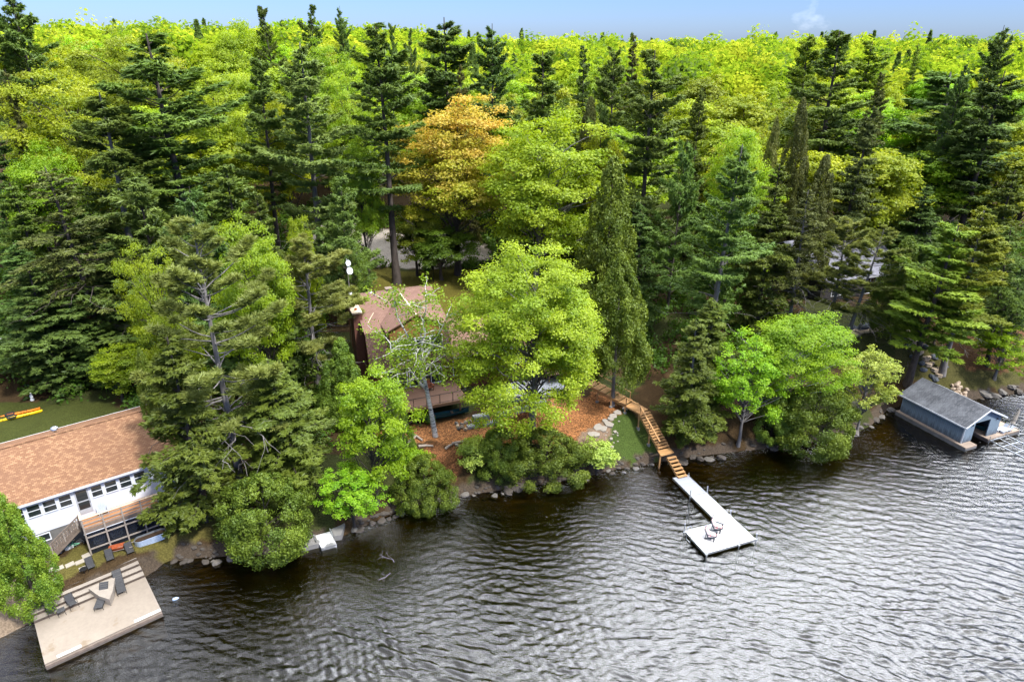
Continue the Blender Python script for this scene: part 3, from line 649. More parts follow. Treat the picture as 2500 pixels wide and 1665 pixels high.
    T('pine2',PN,'soft grey pine left of the big stacked white pine',1418,110,121,135,'needle_pine')
    T('spruce1',SP,'dark spruce on the skyline over the big stacked white pine',1463,84,140,75,'needle_brown')
    T('cedar0',CD,'brown-tipped cedar between the soft grey pine and the lime maple',1345,225,104,80,'needle_brown')
    T('pinelow1',PN,'bluish low pine at the right shoulder of the tall lime maple',1385,240,100,120,'needle_pine')
    T('hemlock1',HM,'slim hemlock in front of the dark straight pine',1075,155,112,70,'needle_brown')
    T('young2',M,'green understorey maple beside the driveway behind the house',1010,520,98,180,'leaf_green')
    T('young0',M,'low olive maple under the orange maple',950,470,101,120,'leaf_olive')
    T('pinelow0',PN,'low dark pine boughs left of the gravel driveway',770,505,92,160,'needle_dark')
    T('sparse0','leafy_tree','thin shaded tree left of the satellite dishes',800,560,80,90,'leaf_green')
    T('maple3',M,'small lime maple left of the straight bare pine trunk',822,318,97,120,'leaf_lime')
    # ---- left
    T('pine3',PN,'big white pine with grey trunk gaps in the left half of the wood',362,80,90,285,'needle_pine')
    T('pine4',PN,'white pine with a bare silver leader left of the big left pine',222,226,83,190,'needle_pine','bark_grey')
    T('pine0',PN,'thin-topped pine with silvery bare branches left of the bare-trunk pine',690,110,88,215,'needle_red','bark_grey',base=(742,640))
    T('pine1',PN,'slender pine between the two tall left pines',578,136,104,145,'needle_pine')
    T('pinelow1',PN,'broad dark layered pine below the big left pine',305,405,76,260,'needle_pine')
    T('pinelow0',PN,'dark layered pine above the round lime maple',430,440,72,170,'needle_dark')
    T('hemlock2',HM,'olive pointed hemlock behind the round lime maple',512,380,79,165,'needle_hemlock')
    T('hemlock3',HM,'small olive hemlock right of the pointed hemlock',600,440,80,110,'needle_hemlock')
    T('pinelow1',PN,'low plumed pine over the satellite dishes',775,405,84,160,'needle_pine')
    T('hemtall1',HM,'leaning hemlock with a long bare dark trunk, left edge',105,392,76,240,'needle_brown',base=(247,815))
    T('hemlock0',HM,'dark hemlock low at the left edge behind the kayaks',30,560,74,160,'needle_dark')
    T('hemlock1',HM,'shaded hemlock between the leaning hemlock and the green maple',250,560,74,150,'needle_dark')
    T('young1',M,'small shaded green maple behind the ridge of the brown-roofed cottage',252,800,66,140,'leaf_bright')
    T('cedar1',CD,'narrow olive cedar left of the tallest red pine trunk',330,800,53,70,'needle_cedar')
    T('pine2',PN,'dark pine cut by the top left corner',22,-25,108,175,'needle_pine')
    T('maple1',M,'large lime maple near the left edge',118,162,98,270,'leaf_lime')
    T('maple2',M,'lime maple lower on the left edge beneath the large lime maple',60,330,88,190,'leaf_bright')
    T('spruce2',SP,'dark reddish spruce at the left edge',6,170,92,60,'needle_brown')
    T('maple0',M,'broad olive-gold maple on the left skyline',292,66,127,250,'leaf_olive')
    T('maple3',M,'sunny yellow maple at the left skyline beside the corner pine',108,105,131,150,'leaf_gold')
    T('wood4','leafy_tree','nearly leafless pale tree against the sky at upper left',130,68,140,100,'leaf_gold','bark_grey')
    T('maple1',M,'golden-lime maple right of the big left pine',482,140,116,215,'leaf_wood')
    T('maple2',M,'lime crown topping the left skyline',525,48,148,150,'leaf_lime')
    T('maple0',M,'bright green maple under the three skyline spruces',725,92,140,170,'leaf_bright')
    T('maple3',M,'yellow maple between the slender pine and the thin-topped pine',640,215,108,120,'leaf_gold')
    T('maple1',M,'lime maple right of the thin-topped pine',790,150,120,130,'leaf_wood')
    T('pine1',SP,'left of three ragged skyline spruces',617,16,150,72,'needle_pine')
    T('pine3',SP,'middle of three ragged skyline spruces',703,13,150,76,'needle_pine')
    T('pine0',SP,'right of three ragged skyline spruces',785,22,146,72,'needle_pine')
    T('pine1',SP,'small skyline spruce right of the tall bare-trunk pine',912,54,150,45,'needle_pine')
    T('pine3',SP,'smallest skyline spruce left of the dark straight pine',948,68,156,38,'needle_pine')
    T('pine4',PN,'pale sunlit pine left of the lone skyline pine',1872,84,175,90,'needle_lime')
    T('pine3',PN,'pale sunlit pine left of the boathouse-side open pine, on the skyline',2005,96,175,110,'needle_lime')
    T('spruce2',SP,'squat spruce on the skyline above the open white pine',2120,104,180,50,'needle_lime')
    T('pine0',PN,'dark pine crown just left of the windswept pine',2195,152,112,90,'needle_dark')
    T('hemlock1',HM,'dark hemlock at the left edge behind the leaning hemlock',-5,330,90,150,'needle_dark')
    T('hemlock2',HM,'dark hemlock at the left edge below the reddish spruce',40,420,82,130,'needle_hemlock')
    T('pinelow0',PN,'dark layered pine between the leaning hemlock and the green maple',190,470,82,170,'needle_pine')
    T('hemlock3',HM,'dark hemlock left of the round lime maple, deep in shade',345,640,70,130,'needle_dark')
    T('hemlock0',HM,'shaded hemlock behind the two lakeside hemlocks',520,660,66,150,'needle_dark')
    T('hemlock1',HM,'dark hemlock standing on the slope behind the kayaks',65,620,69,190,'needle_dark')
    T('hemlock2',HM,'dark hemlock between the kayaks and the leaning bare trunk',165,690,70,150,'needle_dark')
    # ---- sunlit wood, row by row
    ords=['first','second','third','fourth','fifth','sixth','seventh','eighth','ninth','tenth','eleventh','twelfth','thirteenth','fourteenth','fifteenth','sixteenth','seventeenth','eighteenth','nineteenth','twentieth']
    rr=random.Random(4)
    rows=[('front row of hillside trees',110,14,-74,84,(17,21),'green'),('second row of hillside trees',126,14,-84,96,(18,22),'yellow-green'),('third row of hillside trees',146,15,-92,108,(19,23),'golden-green'),('back hillside row under the skyline',170,16,-104,124,(19,23),'sunlit yellow-green')]
    for rn,Y,n,xa,xb,hr,word in rows:
        for i in range(n):
            x=xa+(xb-xa)*(i+.5)/n+rr.uniform(-2.5,2.5);y=Y+rr.uniform(-6,6)
            if -34<x<-6 and y<124: y=126+rr.uniform(0,5)
            h=rr.uniform(*hr);z=hz(x,y);dp=depth(y,z+h);px=(1250+x/dp*FP)*.9416
            d=(CH-(z+h))/y;dyp=(832.5-FP*math.tan(TH-math.atan(d)))*.9416
            lf=rr.choice(['leaf_wood','leaf_wood','leaf_wood','leaf_gold','leaf_lime','leaf_olive'])
            cw={'leaf_wood':'yellow-green','leaf_gold':'golden','leaf_lime':'lime','leaf_olive':'olive'}[lf]
            w=rr.uniform(11,15.5)*FP/depth(y,z+h/2)*.9416
            tree('wood%d'%rr.randrange(4),M,'%s leafy crown, %s from left in the %s'%(cw,ords[i],rn),px,dyp,y,w,lf,group='leafy trees of the hillside wood')
    # ---- far wood: one mass of crowns beyond the last row
    rg=np.random.RandomState(77);LV=[];VA=[]
    Yk=186.
    while Yk<470:
        n=int((2*(Yk*.86+30))/9.5)
        for i in range(n):
            x=-(Yk*.86+30)+(i+rg.uniform(.1,.9))*9.5;y=Yk+rg.uniform(-5,5);R=rg.uniform(5.0,8.8);H=rg.uniform(19,25)
            if y>300: H+=2
            z0=hz(x,y);con=rg.rand()<.045
            m=int(np.clip(950*(200/Yk)**1.3,220,950));d=sph(rg,m);d[:,2]=np.abs(d[:,2])*.85+d[:,2]*.15
            lob=sph(rg,8);la=rg.uniform(-.25,.3,8);amp=.85+(np.clip(d@lob.T-.5,0,1)*la*2.4).sum(1)
            if con:
                tt=rg.rand(m)**.7;az=rg.rand(m)*6.283;r=4.4*(1-tt)**.85*(.55+.45*np.sin(tt*26+az)**2)*rg.uniform(.35,1.1,m);H+=1.0
                pos=np.stack([np.cos(az)*r,np.sin(az)*r,H*(.3+.7*tt)],1);d=unit(np.stack([np.cos(az),np.sin(az),np.full(m,.5)],1))
                var=.05+rg.rand(m)*.22
            else:
                pos=d*np.array([R,R,H*.36])*(amp*rg.uniform(.75,1.05,m))[:,None]+[0,0,H*.62]
                var=.34+rg.rand()**1.3*.6+rg.randn(m)*.10
            LV.append(leafV(pos+[x,y,z0],unit(d+sph(rg,m)*.7),sph(rg,m),(.30+.0019*Yk)*rg.uniform(.6,1.3,m),.65));VA.append(np.repeat(np.clip(var,0,1),4))
        Yk+=8.5+ (Yk-186)*.02
    V=np.concatenate(LV);t=NT('leaf_far');at=t.n('ShaderNodeAttribute',attribute_name='var')
    c=t.ramp(at.outputs['Fac'],[(.05,(.10,.16,.04)),(.26,(.17,.24,.05)),(.36,(.17,.29,.015)),(.6,(.31,.42,.02)),(.95,(.46,.50,.035))])
    dd=t.n('ShaderNodeBsdfDiffuse');t.set(dd.inputs[0],c);tl=t.n('ShaderNodeBsdfTranslucent');t.set(tl.inputs[0],c);mx=t.n('ShaderNodeMixShader');t.set(mx.inputs[0],.45);t.set(mx.inputs[1],dd.outputs[0]);t.set(mx.inputs[2],tl.outputs[0]);t.t.links.new(mx.outputs[0],t.out.inputs[0])
    me=qmesh('far_wood',V,np.arange(len(V)).reshape(-1,4),t.m,np.concatenate(VA))
    o=bpy.data.objects.new('far_wood',me);C.objects.link(o);tag(o,'mass of yellow-green treetops receding to the skyline','woodland',kind='stuff')
    # ---- dark undergrowth below the trees: one mass
    rg=np.random.RandomState(9);LV=[];VA=[];n=5200
    x=rg.uniform(-85,100,n);y=rg.uniform(56,128,n);s=sdist(x,y);ok=(s>9)
    for P in (MULCH,GRASS,LAWN_L,LAWN,DRIVE,LAWN_R,PATHDIRT,LITTER_R,[(-20,63),(14,63),(14,84),(-24,84)],[(38,78),(53,74),(70,90),(66,108),(38,104)]): ok&=~inpoly(x,y,P)
    x,y=x[ok],y[ok];z=height(x,y)
    for xi,yi,zi in zip(x,y,z):
        m=60;a=rg.uniform(.7,1.9);d=sph(rg,m);d[:,2]=np.abs(d[:,2]);pos=d*[a,a,a*1.3]*rg.uniform(.5,1,m)[:,None]+[xi,yi,zi]
        LV.append(leafV(pos,unit(d+sph(rg,m)*.8),sph(rg,m),.22*rg.uniform(.6,1.3,m),.6));VA.append(np.repeat(np.clip(rg.rand()*.6+rg.randn(m)*.1,0,1),4))
    V=np.concatenate(LV);me=qmesh('undergrowth',V,np.arange(len(V)).reshape(-1,4),MAT['leaf_green'],np.concatenate(VA))
    o=bpy.data.objects.new('undergrowth',me);C.objects.link(o);tag(o,'shaded green undergrowth on the forest floor','undergrowth',kind='stuff')
# ------------------------------------------------------------------ structure materials
def smats():
    plain('white_paint',(.66,.68,.72),.5,var=.05);plain('grey_trim',(.42,.43,.46),.6);plain('metal',(.62,.64,.66),.35,.9,.08)
    plain('black_metal',(.012,.012,.013),.45,.3);plain('dark_fabric',(.055,.055,.058),.8);plain('concrete_block',(.16,.155,.15),.95,0,.35,2.5)
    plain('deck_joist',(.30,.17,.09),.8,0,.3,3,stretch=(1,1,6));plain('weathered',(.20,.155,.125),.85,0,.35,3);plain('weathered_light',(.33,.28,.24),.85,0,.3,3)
    plain('brick',(.13,.055,.04),.9,0,.4,8);plain('cream',(.62,.50,.36),.8);plain('mint',(.10,.42,.25),.4);plain('rust',(.34,.085,.03),.85,0,.5,5)
    plain('galv',(.52,.58,.63),.35,.75,.15);plain('soil',(.05,.03,.018),.95,0,.4,8);plain('yellow',(.78,.53,.01),.35,0,.05);plain('orange',(.80,.19,.012),.35,0,.05)
    plain('teal',(.006,.065,.075),.35,0,.2);plain('navy',(.035,.042,.055),.5);plain('red',(.42,.018,.012),.5);plain('beige',(.42,.37,.30),.85);plain('rubber',(.02,.02,.02),.8)
    plain('redwood',(.20,.055,.022),.7,0,.3);plain('pale_plastic',(.45,.49,.55),.5,0,.06);plain('jug',(.45,.58,.75),.4)
    shingle('roof_tan',(.22,.115,.065),(.47,.28,.155),(.10,.052,.032),.26,.15,.93,(.15,.08,.05),-.35)
    shingle('roof_brown',(.17,.098,.075),(.22,.13,.10),(.07,.042,.034),.34,.2,.95,None,0)
    shingle('roof_grey',(.075,.08,.09),(.15,.155,.17),(.04,.042,.05),.3,.16,.9,(.20,.21,.23),-.2)
    shingle('roof_slate',(.17,.17,.20),(.24,.24,.28),(.10,.10,.12),.3,.2,.9,None,0)
    t=NT('roof_mansard');tc=t.n('ShaderNodeTexCoord');sp=t.n('ShaderNodeSeparateXYZ');t.set(sp.inputs[0],tc.outputs['Object']);cb=t.n('ShaderNodeCombineXYZ');t.set(cb.inputs[0],sp.outputs[0]);t.set(cb.inputs[1],sp.outputs[2])
    b=t.n('ShaderNodeTexBrick');t.set(b.inputs['Vector'],cb.outputs[0]);t.inp(b,Color1=(.085,.05,.042,1),Color2=(.13,.08,.065,1),Mortar=(.03,.02,.018,1),Scale=1.0,Mortar_Size=.018,Brick_Width=.36,Row_Height=.21)
    MAT['roof_mansard']=t.pbr(b.outputs[0],.9,t.bump(b.outputs[1],-.5,.015),0,.15)
    siding('lap_white',(.74,.77,.83),.115,'z',.35,.06);siding('board_brown',(.20,.075,.032),.16,'x',.7,.5,.75);siding('board_amber',(.33,.165,.06),.15,'x',.55,.45,.7)
    siding('board_blue',(.225,.295,.36),.2,'x',.5,.25,.75,stain=((.05,.055,.07),2.6));siding('board_dark',(.06,.055,.055),.2,'x',.5,.3)
    wood('dock_grey',(.43,.42,.43),.13,.14,1,.42);wood('dock_wet',(.31,.325,.36),.15,.14,1,.42);wood('dock_plat',(.50,.49,.49),.10,.14,0,.38);wood('deck_brown',(.15,.085,.058),.3,.14,1,.5);wood('deck_orange',(.42,.20,.09),.45,.14,1,.5)
    wood('stair_wood',(.46,.255,.105),.28,.14,1,.3);wood('old_dock',(.36,.28,.22),.3,.15,1,.5)
    plain('new_wood',(.42,.235,.10),.75,0,.3,3,stretch=(1,1,4))
    stone('concrete',(.235,.195,.155),(.37,.315,.255),.5,.9,.4,((.22,.17,.12),.7,.60));stone('concrete_step',(.22,.19,.165),(.46,.40,.33),.9,.9,.6)
    stone('ramp_conc',(.20,.19,.18),(.32,.31,.30),1.2,.9,.5);stone('ramp_white',(.20,.20,.20),(.29,.29,.29),1.0,.9,.5,((.72,.72,.72),.5,.52))
    stone('fieldstone',(.075,.065,.055),(.16,.14,.12),2.5,.9,.8);stone('granite',(.30,.31,.33),(.42,.43,.45),3,.85,.5);stone('flag',(.30,.265,.22),(.42,.38,.33),1.6,.85,.4);stone('sandstone',(.40,.31,.21),(.55,.45,.33),1.4,.85,.4)
    stone('boulder_dark',(.055,.065,.08),(.13,.145,.165),1.6,.85,.6);stone('boulder',(.13,.118,.105),(.24,.22,.195),1.8,.9,.6);stone('shore_rock',(.055,.047,.04),(.15,.13,.11),2,.9,.6);stone('river_rock',(.42,.32,.23),(.56,.45,.35),2,.85,.4);stone('paver',(.38,.34,.28),(.5,.45,.38),2,.9,.3)
    glass()
    t=NT('screen');d=t.n('ShaderNodeBsdfDiffuse');t.set(d.inputs[0],(.02,.024,.035));tr=t.n('ShaderNodeBsdfTransparent');mx=t.n('ShaderNodeMixShader');t.set(mx.inputs[0],.55);t.set(mx.inputs[1],tr.outputs[0]);t.set(mx.inputs[2],d.outputs[0]);t.t.links.new(mx.outputs[0],t.out.inputs[0]);MAT['screen']=t.m
    t=NT('striped');tc=t.n('ShaderNodeTexCoord');sp=t.n('ShaderNodeSeparateXYZ');t.set(sp.inputs[0],tc.outputs['Object'])
    fr=t.math('FRACT',t.math('MULTIPLY',sp.outputs[1],9.0));t.pbr(t.ramp(fr,[(.0,(.50,.02,.035)),(.46,(.50,.02,.035)),(.5,(.80,.76,.74)),(.97,(.80,.76,.74))]),.85);MAT['striped']=t.m
    t=NT('lit_lamp');e=t.n('ShaderNodeEmission');t.inp(e,Strength=1.5);t.set(e.inputs[0],(1,.8,.5));t.t.links.new(e.outputs[0],t.out.inputs[0]);MAT['lit_lamp']=t.m
def bld(name,mat,par,fn,smooth=False):
    m=MB();fn(m);return m.build(name,MAT[mat],par,smooth)
def window(par,x0,x1,z0,z1,y=0,cols=1,rows=2,fw=.07,name='window',out=-1,fm='white_paint'):
    """window in a wall facing local -y at depth y"""
    m=MB();ya,yb=y-.06,y+.03
    m.box(x0-fw,x1+fw,ya,yb,z1,z1+fw);m.box(x0-fw,x1+fw,ya-.03,yb,z0-fw,z0);m.box(x0-fw,x0,ya,yb,z0,z1);m.box(x1,x1+fw,ya,yb,z0,z1)
    for i in range(1,cols): c=x0+(x1-x0)*i/cols;m.box(c-.035,c+.035,ya+.005,yb,z0,z1)
    for i in range(1,rows):
        c=z0+(z1-z0)*i/rows
        for j in range(cols): a=x0+(x1-x0)*j/cols+(.035 if j else 0);b=x0+(x1-x0)*(j+1)/cols-(.035 if j<cols-1 else 0);m.box(a,b,ya+.008,yb,c-.03,c+.03)
    f=m.build(name,MAT[fm],par);bld('pane','window_glass',f,lambda q:q.box(x0,x1,y-.02,y+.02,z0,z1));return f
def left_cottage():
    h=thing('cottage','white lap-sided cottage under a tan shingle roof, lower left','cottage',(-38.0,42.5,0),37)
    L=12.4
    bld('wall','lap_white',h,lambda m:m.extr([(-.15,0,3.74),(-.15,0,6.92),(-.15,5.35,9.02),(-.15,10.7,6.92),(-.15,10.7,3.74)],(L-.3,0,0)))
    bld('foundation','concrete_block',h,lambda m:m.box(-.1,L-.35,.05,10.6,.9,3.74))
    bld('roof','roof_tan',h,lambda m:(m.para((-.6,-.42,6.78),(L+.3,0,0),(0,5.77,2.3),(0,0,.13)),m.para((-.6,5.35,9.08),(L+.3,0,0),(0,5.77,-2.3),(0,0,.13)),m.bar((-.6,5.35,9.22),(L-.3,5.35,9.22),.28,.03)))
    bld('fascia','white_paint',h,lambda m:(m.box(-.6,L-.3,-.46,-.422,6.72,6.9),m.box(-.6,L-.3,11.122,11.16,6.75,6.925)))
    bld('corner_trim','white_paint',h,lambda m:m.box(-.2,-.02,-.03,.06,3.7,6.75))
    for a,b in ((-.02,.57),(.84,1.63),(1.89,2.68),(2.95,3.72),(5.17,5.88),(6.15,6.95),(7.22,8.0),(8.3,9.1)): window(h,a,b,5.42,6.38,0)
    window(h,.22,1.68,2.98,3.54,.05,2,1,.08)
    d=bld('door','grey_trim',h,lambda m:(m.box(3.98,4.94,-.06,.02,4.22,4.62),m.box(3.98,4.08,-.06,.02,4.62,6.46),m.box(4.84,4.94,-.06,.02,4.62,6.46),m.box(4.08,4.84,-.06,.02,6.38,6.46),m.box(4.08,4.84,-.06,.02,5.32,5.42)))
    bld('pane','window_glass',d,lambda m:m.box(4.08,4.84,-.03,.02,4.62,6.38));bld('handle','black_metal',d,lambda m:m.box(4.86,4.9,-.1,-.06,5.1,5.24))
    bld('door_frame','white_paint',h,lambda m:(m.box(3.86,3.975,-.04,.02,4.2,6.5),m.box(4.945,5.06,-.04,.02,4.2,6.5)))
    v=bld('roof_vent','metal',h,lambda m:m.lathe([(.13,0),(.13,.28),(.26,.34),(.31,.48),(.27,.6),(.14,.68),(.02,.70)],(3.95,6.0,8.88),16))
    # porch
    p=thing('screened_porch','raised wooden deck and stair over a screened porch on the white cottage','porch',(-38.0,42.5,0),37)
    X=(3.96,5.37,6.72,8.1,9.4)
    bld('deck_floor','deck_orange',p,lambda m:m.box(3.9,9.5,-1.9,-.02,3.8,3.9));bld('rim_joist','weathered',p,lambda m:m.box(3.9,9.5,-1.96,-1.905,3.56,3.92))
    bld('drip_edge','white_paint',p,lambda m:m.box(3.86,9.5,-1.985,-1.962,3.52,3.58))
    for x in X: bld('post','weathered_light',p,lambda m:m.box(x-.055,x+.055,-2.09,-1.99,1.3,5.0))
    for z in (4.05,4.36,4.68): bld('rail','weathered_light',p,lambda m:m.box(3.96,9.4,-1.985,-1.95,z,z+.09))
    bld('top_rail','cream',p,lambda m:(m.box(3.85,9.5,-2.12,-1.93,5.0,5.045),m.box(3.85,4.02,-1.93,-.9,5.0,5.045)))
    for z in (3.16,2.05,1.32):
        bld('cross_rail','weathered_light',p,lambda m:[m.box(a+.057,b-.057,-2.07,-2.0,z,z+.10) for a,b in zip(X[:-1],X[1:])])
    bld('screen','screen',p,lambda m:m.box(3.97,9.4,-1.955,-1.945,1.3,3.54));bld('porch_floor','concrete_block',p,lambda m:m.box(3.95,9.5,-1.9,.04,1.2,1.42))
    # stair
    s=thing('stair','weathered wooden stair with solid side boards rising to the cottage deck','stair',(-38.0,42.5,0),37)
    A=Vector((.65,-.95,1.45));B=Vector((3.84,-.95,3.86))
    for y in (-.95,-.12): bld('stringer','weathered',s,lambda m:m.extr([(A.x,y,1.35),(A.x+.5,y,1.38),(B.x,y,3.45),(B.x,y,3.95),(A.x-.1,y,1.72)],(0,.05,0)))
    for i in range(12):
        q=A+(B-A)*((i+.5)/12);bld('tread','weathered_light',s,lambda m:m.box(q.x-.16,q.x+.14,-.895,-.125,q.z+.06,q.z+.10))
    for i in range(19):
        q=A+(B-A)*((i+.5)/19);bld('baluster','weathered_light' if i%6==5 else 'weathered',s,lambda m:m.box(q.x-.045,q.x+.045,-1.005,-.955,q.z-.05,q.z+.92))
    bld('handrail','weathered',s,lambda m:m.bar(A+Vector((-.12,-.03,.92)),B+Vector((.05,-.03,.95)),.14,.05))
    for q in (A+Vector((-.12,0,0)),B): bld('newel_post','weathered_light',s,lambda m:m.box(q.x-.05,q.x+.05,-1.11,-1.01,q.z-.15,q.z+1.05))
def chair_adirondack(name,label,loc,rz,mat,group=None):
    t=thing(name,label,'chair',loc,rz,group)   # faces local +x
    bld('seat',mat,t,lambda m:[m.para((-.28,-.26+i*.105,.20),(.62,0,.17),(0,.092,0),(0,0,.025)) for i in range(5)])
    bld('backrest',mat,t,lambda m:[m.para((-.26,-.27+i*.108,.20),(-.36,(i-2)*.025,.74+.05*(2-abs(i-2))),(0,.094,0),(.025,0,0)) for i in range(5)])
    for s in (-1,1):
        bld('armrest',mat,t,lambda m:m.box(-.42,.38,s*.36-.065,s*.36+.065,.55,.58))
        bld('leg',mat,t,lambda m:m.box(.26,.36,s*.315-.02,s*.315+.02,0,.55));bld('leg',mat,t,lambda m:m.bar((-.50,s*.315,.02),(.26,s*.315,.36),.04,.10))
        bld('leg',mat,t,lambda m:m.bar((-.40,s*.345,.54),(-.42,s*.345,0),.03,.08))
    return t
def sling_chair(label,loc,rz,group):
    t=thing('patio_chair',label,'chair',loc,rz,group)
    bld('seat','dark_fabric',t,lambda m:m.para((-.25,-.25,.40),(.52,0,.03),(0,.5,0),(0,0,.02)));bld('backrest','dark_fabric',t,lambda m:m.para((-.25,-.25,.42),(-.22,0,.58),(0,.5,0),(.02,0,0)))
    for s in (-1,1):
        bld('frame','black_metal',t,lambda m:(m.tube([(.30,s*.28,0),(.26,s*.28,.42),(.24,s*.28,.62),(-.34,s*.28,.64)],.014,5),m.tube([(-.38,s*.27,0),(-.24,s*.27,.42),(-.48,s*.27,1.02)],.014,5)))
    return t
def chaise(label,loc,rz):
    t=thing('chaise_lounge',label,'lounge chair',loc,rz,'chaise lounges on the concrete patio')
    bld('seat','dark_fabric',t,lambda m:[m.box(.02+i*.19,.19+i*.19,-.29,.29,.33,.355) for i in range(7)])
    bld('backrest','dark_fabric',t,lambda m:[m.para((0-.125*i,-.29,.345+.105*i),(-.115,0,.095),(0,.58,0),(.02,0,.02)) for i in range(6)])
    bld('frame','black_metal',t,lambda m:[m.tube([(1.35,s*.3,.33),(0,s*.3,.33),(-.75,s*.3,.98)],.016,5) for s in (-1,1)])
    for x,s in ((1.2,-1),(1.2,1),(-.1,-1),(-.1,1)): bld('leg','black_metal',t,lambda m:m.tube([(x,s*.29,.33),(x+.05,s*.3,0)],.016,5))
def patio():
    a=39.9;ca,sa=math.cos(R_(a)),math.sin(R_(a));O=(-31.61,33.64)
    loc=lambda p:((p[0]-O[0])*ca+(p[1]-O[1])*sa,-(p[0]-O[0])*sa+(p[1]-O[1])*ca)
    t=thing('concrete_patio','stained concrete lakeside patio with broad steps, lower left','patio',(*O,0),a)
    bld('slab','concrete',t,lambda m:m.box(0,7.4,0,4.62,.02,.55));bld('footing','weathered',t,lambda m:m.box(.02,7.38,.02,4.6,-2,.018))
    for i in range(4): bld('step','concrete_step',t,lambda m:m.box((.0,.0,.1,.55)[i],7.38-.02*i,4.62+.56*i,(4.62+.56*(i+1)) if i<3 else 7.15,-.6,.55+.19*(i+1)));[bld('riser_shade','weathered',t,lambda m:m.box((.0,.0,.1,.55)[i]+.01,7.37-.02*i,4.595+.56*i,4.617+.56*i,.552+.19*i,.735+.19*i)) for i in range(4)]  # thin dark strips on the step fronts stand in for shade on the risers
    bld('bumper','weathered',t,lambda m:m.box(0,7.4,-.09,0,.18,.42))
    for x0,x1 in ((.75,2.2),(5.6,7.36)): bld('paint_patch','white_paint',t,lambda m:m.box(x0,x1,.06,.32,.552,.556))
    w=[loc(gp(50+x/4.9,1330+y/4.9,1.25)) for x,y in ((810,510),(1130,370),(1100,540),(1060,640),(935,600))]
    bld('wedge_block','concrete_step',t,lambda m:m.prism(w[::-1] if sum((w[i][0]*w[(i+1)%5][1]-w[(i+1)%5][0]*w[i][1]) for i in range(5))<0 else w,.5,1.17))
    z3=lambda x,y,z:gp(50+x/4.9,1330+y/4.9,z)
    g='black sling chairs on the concrete patio';f=a-90
    for x,y,z,l,r in ((860,300,1.31,'black sling chair beside the round pedestal table on the top step',4),(1085,205,1.31,'black sling chair in the middle of the top step',-3),(1325,120,1.31,'black sling chair in front of the wheelbarrow',2),(385,830,.55,'black sling chair at the shrub end of the lower patio',8),(635,745,.55,'black sling chair beside the low table on the lower patio',14)):
        sling_chair(l,z3(x,y,z),f+r,g)
    for x,y,l,r in ((1000,640,'chaise lounge in front of the triangular concrete block',-26),(1190,480,'chaise lounge right of the triangular concrete block',-4)): chaise(l,z3(x,y,.55),f+r)
    q=thing('pedestal_table','small round black pedestal table on the top step','table',z3(775,360,1.31));bld('table_top','black_metal',q,lambda m:m.lathe([(.27,.60),(.28,.62),(.27,.635)],n=16));bld('pedestal','black_metal',q,lambda m:m.lathe([(.18,0),(.16,.03),(.03,.06),(.025,.6)],n=12))
    q=thing('side_table','low square black table between the two lower patio chairs','table',z3(500,830,.55),f);bld('table_top','dark_fabric',q,lambda m:m.box(-.25,.25,-.25,.25,.42,.45));[bld('leg','black_metal',q,lambda m:m.tube([(x,y,0),(x*.9,y*.9,.42)],.014,5)) for x in (-.23,.23) for y in (-.23,.23)]
    for i,(x,y,w_,l_) in enumerate(((380,440,.55,.65),(305,395,.5,.5),(350,315,.5,.65),(465,288,.5,.65),(595,247,.5,.65),(715,213,.5,.65),(790,140,.55,.6),(745,290,.5,.5))):
        p=z3(x,y,1.45);o=bld('paving_stone','paver',None,lambda m:m.prism([(-l_/2,-w_/2),(l_/2,-w_/2+.02),(l_/2-.02,w_/2),(-l_/2+.02,w_/2-.03)],-.05,.03));o.location=(p[0],p[1],max(hz(p[0],p[1])+.02,1.42));o.rotation_euler=(0,0,R_(a+i*3%7))
        tag(o,('pale square paving stone nearest the patio steps','pale paving stone half under the left cedar','pale paving stone at the foot of the cottage stair','second paving stone from the cottage stair','third paving stone from the cottage stair','fourth paving stone from the cottage stair','paving stone at the porch corner','paving stone under the round pedestal table')[i],'paving stone','square paving stones in the cottage grass')
